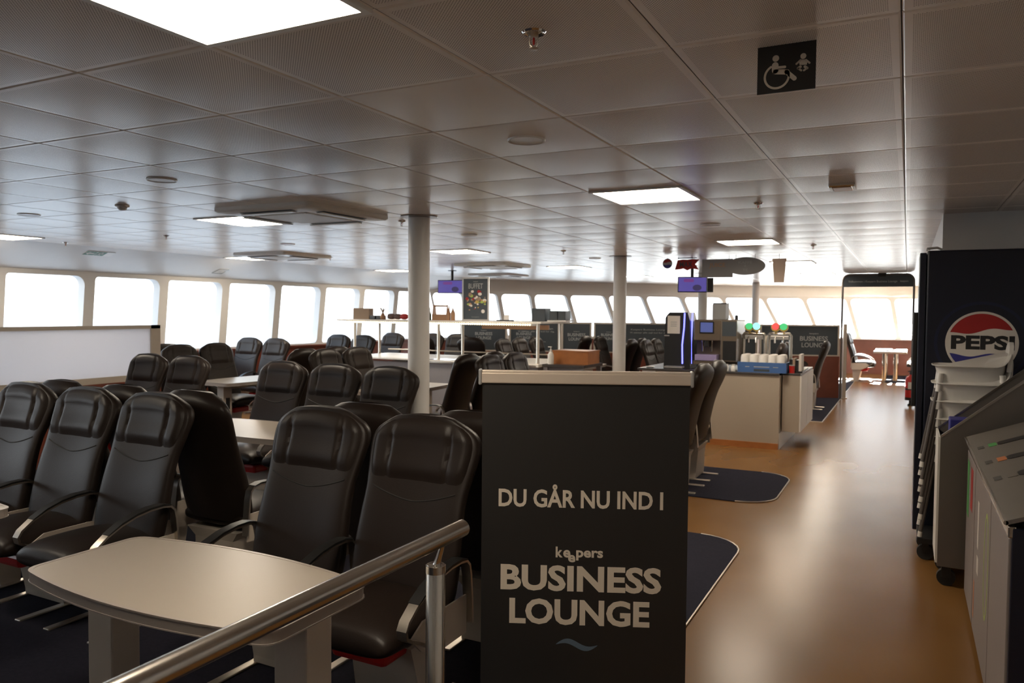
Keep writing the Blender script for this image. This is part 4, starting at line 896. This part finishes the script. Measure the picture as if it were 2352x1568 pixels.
# ------------------------------------------------------------------ archway across the aisle
g = thing('archway', 'dark metal archway with lettered header across the far aisle', 'archway', (-.505, 15.75, 0))
fp = [(-.595, .0)]+[(-.595, 2.20)]+circ(-.475, 2.22, .12, n=8, a0=PI, a1=PI/2)+circ(.475, 2.22, .12, n=8, a0=PI/2, a1=0)+[(.595, 2.20), (.595, 0)]
MB().tube([(x, 0, z) for x, z in fp], .020, 10).build('tube_frame', 'tube', g, True)
hd = MB().prism(rrect(-.58, .58, 2.115, 2.335, [.11, .11, .005, .005], 6), ((0, .012, 0), (1, 0, 0), (0, 0, 1)), .024).build('header', 'slate', g)
l = MB(); FG = ((0, -.0125, 0), (1, 0, 0), (0, 0, 1)); text_mesh(l, 'Velkommen i Keepers Business Lounge', (-.50, .32, 2.185, 2.235), FG, .0005, .005); text_mesh(l, 'keepers', (.37, .50, 2.19, 2.235), FG, .0005, .02); l.build('lettering', 'greyletter', hd)
MB().rbox(.0, .14, -.03, .03, 2.30, ZC-.002, .006).build('ceiling_bracket', 'black', g)

# ------------------------------------------------------------------ fire extinguisher
x_ = thing('fire_extinguisher', 'red fire extinguisher in a black cradle at the casing wall', 'fire extinguisher', (.075, 15.3, 0))
MB().lathe((0, 0, .10), [(.05, 0), (.085, .01), (.085, .36), (.07, .405), (.03, .43), (.025, .45)], 28).build('cylinder', 'red', x_, True)
MB().lathe((0, 0, .55), [(.02, 0), (.022, .05), (.012, .07)], 14).build('valve', 'black', x_, True)
MB().tube([(-.05, 0, .60), (.02, 0, .62), (.07, 0, .64)], .010, 6).build('lever', 'black', x_)
MB().box(-.04, .04, -.088, -.084, .30, .42).build('label_plate', 'whitep', x_)
MB().lathe((0, 0, .0), [(.04, 0), (.045, .02), (.02, .04), (.02, .09), (.088, .10), (.089, .15), (.086, .15)], 24).build('cradle', 'black', x_, True)
MB().lathe((0, 0, .28), [(.0862, 0), (.0875, .006), (.0862, .03)], 28).build('strap', 'black', x_)

# ------------------------------------------------------------------ drinks fridge
f = thing('drinks_fridge', 'tall midnight blue drinks fridge with round red white and blue logo on its side', 'fridge', (.11, 6.05, 0))
MB().rbox(.0, .66, .0, .60, .08, 2.045, .012).build('cabinet', 'darkblue', f)
MB().box(.02, .64, .02, .58, 0, .08).build('plinth', 'black', f)
d = MB(); d.rbox(-.045, -.003, .0, .60, .10, 2.03, .006); d_ = d.build('door', 'darkblue', f)
MB().rbox(-.075, -.045, .03, .07, .96, 1.62, .006).build('handle', 'black', d_)
MB().box(-.047, -.044, .05, .55, .3, 1.8).build('door_pane', 'countertop', d_)
MB().tube([(.0, .03, 2.045), (.0, .03, 2.06), (.06, .03, 2.065), (.09, .03, 2.05)], .008, 6).build('hinge_cover', 'silverp', f)
lg = MB(); cx_, cz_ = .335, 1.415; R_ = .213
FL = ((cx_, -.0006, cz_), (1, 0, 0), (0, 0, 1)); lg.prism(circ(0, 0, R_, n=64), FL, .0006, 0)
FL2 = ((cx_, -.0013, cz_), (1, 0, 0), (0, 0, 1)); lg.prism(wave_cap(R_*.93, 1, PI, 26, .40), FL2, .0005, 1); lg.prism(wave_cap(R_*.93, -1, 0, 26, .40), FL2, .0005, 2)
text_mesh(lg, 'PEPSI', (-.178, .190, -.045, .052), FL2, .0003, .045, 3); lg.build('logo', ['whitep', 'redprint', 'bluep', 'black'], f)
rg = MB()
for r_ in (.30, .38, .47):
    o1, i1 = circ(0, 0, r_, n=72), circ(0, 0, r_-.02, n=72)
    rg.prism(o1, ((cx_, -.0001, cz_), (1, 0, 0), (0, 0, 1)), .0003, 0, i1)
ringm = mat('faint_blue_ring', (.007, .011, .04), .35)
me_ = MB()
for r_ in (.26,):
    me_.prism(circ(0, 0, r_+.02, n=64), ((cx_, -.0001, cz_), (1, 0, 0), (0, 0, 1)), .0003, 0, circ(0, 0, r_, n=64))
me_.build('faint_rings', ringm, f)

# ------------------------------------------------------------------ stacked high chairs on a trolley
tr = thing('chair_trolley', 'low black trolley on wheels under the stacked white high chairs', 'trolley', (.36, 5.84, 0))
MB().box(-.27, .27, -.19, .19, .112, .145).build('platform', 'black', tr)
for x in (-.22, .22):
    for y in (-.14, .14):
        wl2 = MB().tube([(x, y-.018, .05), (x, y+.018, .05)], .05, 20).build('caster', 'rubber', tr, True); MB().box(x-.02, x+.02, y-.026, y+.026, .05, .112).build('fork', 'black', wl2)
def high_chair(label, z):
    t = thing('high_chair', label, 'high chair', (.37, 5.84, z), 0, 'stacked white high chairs')
    n = 40; rings = []
    for zz, hx, hy, ex in ((.50, .13, .11, .5), (.53, .17, .13, .5), (.60, .185, .145, .45), (.655, .20, .16, .4), (.672, .215, .175, .38), (.668, .222, .18, .38)):
        rings.append([(hx*se(math.cos(2*PI*k/n), ex), hy*se(math.sin(2*PI*k/n), ex), zz+max(0, math.cos(2*PI*k/n))**3*(.10 if zz > .6 else 0)) for k in range(n)])
    b_ = MB(); b_.loft(rings[:4]); o = b_.build('seat_bowl', 'shell', t, True, 60)
    rim = MB(); rim.loft([rings[3], rings[4], rings[5]]); rim.build('rim', 'shell', t, True, 60)
    MB().loft([[(.205+dx+ (z_-.66)*.10, y*w_, z_) for dx, y in ((-.012, -1), (.012, -1), (.012, 1), (-.012, 1))] for z_, w_ in ((.64, .13), (.74, .12), (.80, .085), (.825, .035))]).build('backrest', 'shell', t, True, 50)
    for sx in (-1, 1):
        for sy in (-1, 1):
            lg_ = MB().tube([(sx*.17, sy*.135, .60), (sx*.205, sy*.145, .40), (sx*.262, sy*.165, .035)], .0125, 12).build('leg', 'tube', t, True)
            MB().tube([(sx*.17, sy*.135, .62), (sx*.182, sy*.138, .50)], .0185, 12).build('leg_socket', 'shell', lg_, True)
            MB().tube([(sx*.262, sy*.165, .04), (sx*.266, sy*.166, .005)], [.0135, .0150], 12).build('foot_cap', 'shell', lg_, True)
    return t
hl = ['white high chair at the bottom of the stack, feet on the trolley', 'second white high chair from the bottom of the stack', 'white high chair in the middle of the stack', 'second white high chair from the top of the stack', 'topmost white high chair of the stack, its shell in front of the fridge logo']
h0 = high_chair(hl[0], .146)
for k in range(1, 5): dup(h0, (.37, 5.84, .146+.115*k), 0, hl[k])

# ------------------------------------------------------------------ slanted rack on casters
rk = thing('slanted_rack', 'steel slanted-top rack on black casters before the stacked high chairs', 'rack', (.19, 5.16, 0))
for y in (0, .40):
    p = MB(); p.prism([(.0, .12), (.56, .12), (.56, 1.30), (.47, 1.30), (.0, .895)], ((0, y+.012, 0), (1, 0, 0), (0, 0, 1)), .012); p.build('side_panel', 'binplate', rk)
    e_ = MB(); e_.prism([(.0, .895), (.0, .880), (.475, 1.285), (.56, 1.285), (.56, 1.30), (.47, 1.30)], ((0, y+.014, 0), (1, 0, 0), (0, 0, 1)), .016); e_.build('top_edge', 'steel', rk)
MB().box(-.012, .0, .0, .412, .14, .885).build('front_panel', 'white', rk)
MB().box(.0, .56, .014, .398, .12, .14).build('bottom_shelf', 'binplate', rk)
MB().add([(.02, .014, .62), (.02, .398, .62), (.54, .398, 1.00), (.54, .014, 1.00), (.02, .014, .605), (.02, .398, .605), (.54, .398, .985), (.54, .014, .985)], [(0, 1, 2, 3), (4, 5, 6, 7), (0, 1, 5, 4), (2, 3, 7, 6), (1, 2, 6, 5), (0, 3, 7, 4)]).build('sloped_shelf', 'acdark', rk)
MB().box(.50, .54, .014, .398, 1.17, 1.29).build('back_lip', 'binplate', rk)
for x in (.05, .50):
    for y in (.05, .35):
        w_ = MB().tube([(x, y-.018, .05), (x, y+.018, .05)], .05, 20).build('caster', 'rubber', rk, True); MB().box(x-.025, x+.025, y-.026, y+.026, .05, .12).build('fork', 'black', w_)
t = thing('blue_leaflet_box', 'blue box lying inside the slanted rack', 'box', (.31, 5.36, .79))
MB().rbox(-.07, .10, -.09, .09, .0, .19, .006).build('body', 'bluep', t)

# ------------------------------------------------------------------ recycling station
rb = thing('recycling_station', 'grey recycling station with slotted steel top in the near corner by the aisle', 'recycling bin', (.33, 3.05, 0))
BL = 1.98
MB().box(.03, .70, .02, BL, .0, .90).build('body', 'black', rb)
tp_ = MB(); tp_.add([(-.02, -.02, .915), (-.02, BL, .915), (.72, BL, 1.20), (.72, -.02, 1.20), (-.02, -.02, .900), (-.02, BL, .900), (.72, BL, 1.185), (.72, -.02, 1.185)], [(0, 1, 2, 3), (4, 5, 6, 7), (0, 1, 5, 4), (2, 3, 7, 6), (1, 2, 6, 5), (0, 3, 7, 4)]); tp_.build('slotted_top', 'binplate', rb)
MB().tube([(-.02, -.02, .908), (-.02, BL, .908)], .008, 8).build('top_edge', 'steel', rb, True)
MB().add([(.72, 0, 1.19), (.72, BL, 1.19), (.05, BL, .90), (.05, 0, .90), (.72, 0, .9), (.72, BL, .9)], [(0, 3, 4), (1, 2, 5), (0, 1, 5, 4)]).build('top_support', 'darkblue', rb)
MB().rbox(-.012, .012, -.01, BL-.01, .855, .895, .004).build('front_rail', 'steel', rb)
th = math.atan2(.285, .74); FT = lambda x, y: (Vector((-.02+x*math.cos(th), y, .9155+x*math.sin(th))), Vector((math.cos(th), 0, math.sin(th))), Vector((0, 1, 0)))
for y, cl in ((1.50, 'greenp'), (1.07, 'orangep'), (.68, 'binplate')):
    s_ = MB(); s_.prism(rrect(.115, .60, -.045, .045, .02, 4), FT(0, y), .002); o = s_.build('slot', 'black', rb)
    s_ = MB(); s_.prism(rrect(.075, .112, -.04, .05, .004, 2), FT(0, y), .0015); s_.build('slot_sticker', cl, o)
    s_ = MB(); s_.prism(rrect(.025, .055, -.035, .035, .004, 2), FT(0, y), .0012); s_.build('slot_label', 'acdark', o)
for k, (y0_, y1_) in enumerate(((1.42, 1.96), (.62, 1.39), (.01, .60))):
    d_ = MB().rbox(-.008, .018, y0_, y1_, .05, .85, .004).build('door', 'binpanel', rb)
    st = {0: [(1.80, 1.92, .50, .80, 'greenp'), (1.55, 1.68, .58, .80, 'redprint')], 1: [(1.14, 1.20, .50, .72, 'whitep'), (.66, .86, .30, .76, 'limep'), (1.12, 1.2, .38, .46, 'whitep'), (1.30, 1.34, .12, .30, 'orangep')], 2: []}[k]
    for a0, a1, b0, b1, mm_ in st:
        q_ = MB()
        if mm_ == 'limep': q_.prism(circ((a0+a1)/2, (b0+b1)/2, (a1-a0)/2, (b1-b0)/2, 36), ((-.0082, 0, 0), (0, -1, 0), (0, 0, 1)), .0006, 0, circ((a0+a1)/2, (b0+b1)/2, (a1-a0)/2-.02, (b1-b0)/2-.02, 36))
        else: q_.box(-.0090, -.0080, a0, a1, b0, b1)
        if mm_ == 'limep': q_.v = [(x, -y, z) for x, y, z in q_.v]
        o = q_.build('sticker', mm_, d_)
MB().rbox(.0, .70, -.012, .018, .0, .89, .004).build('end_panel', 'darkblue', rb)
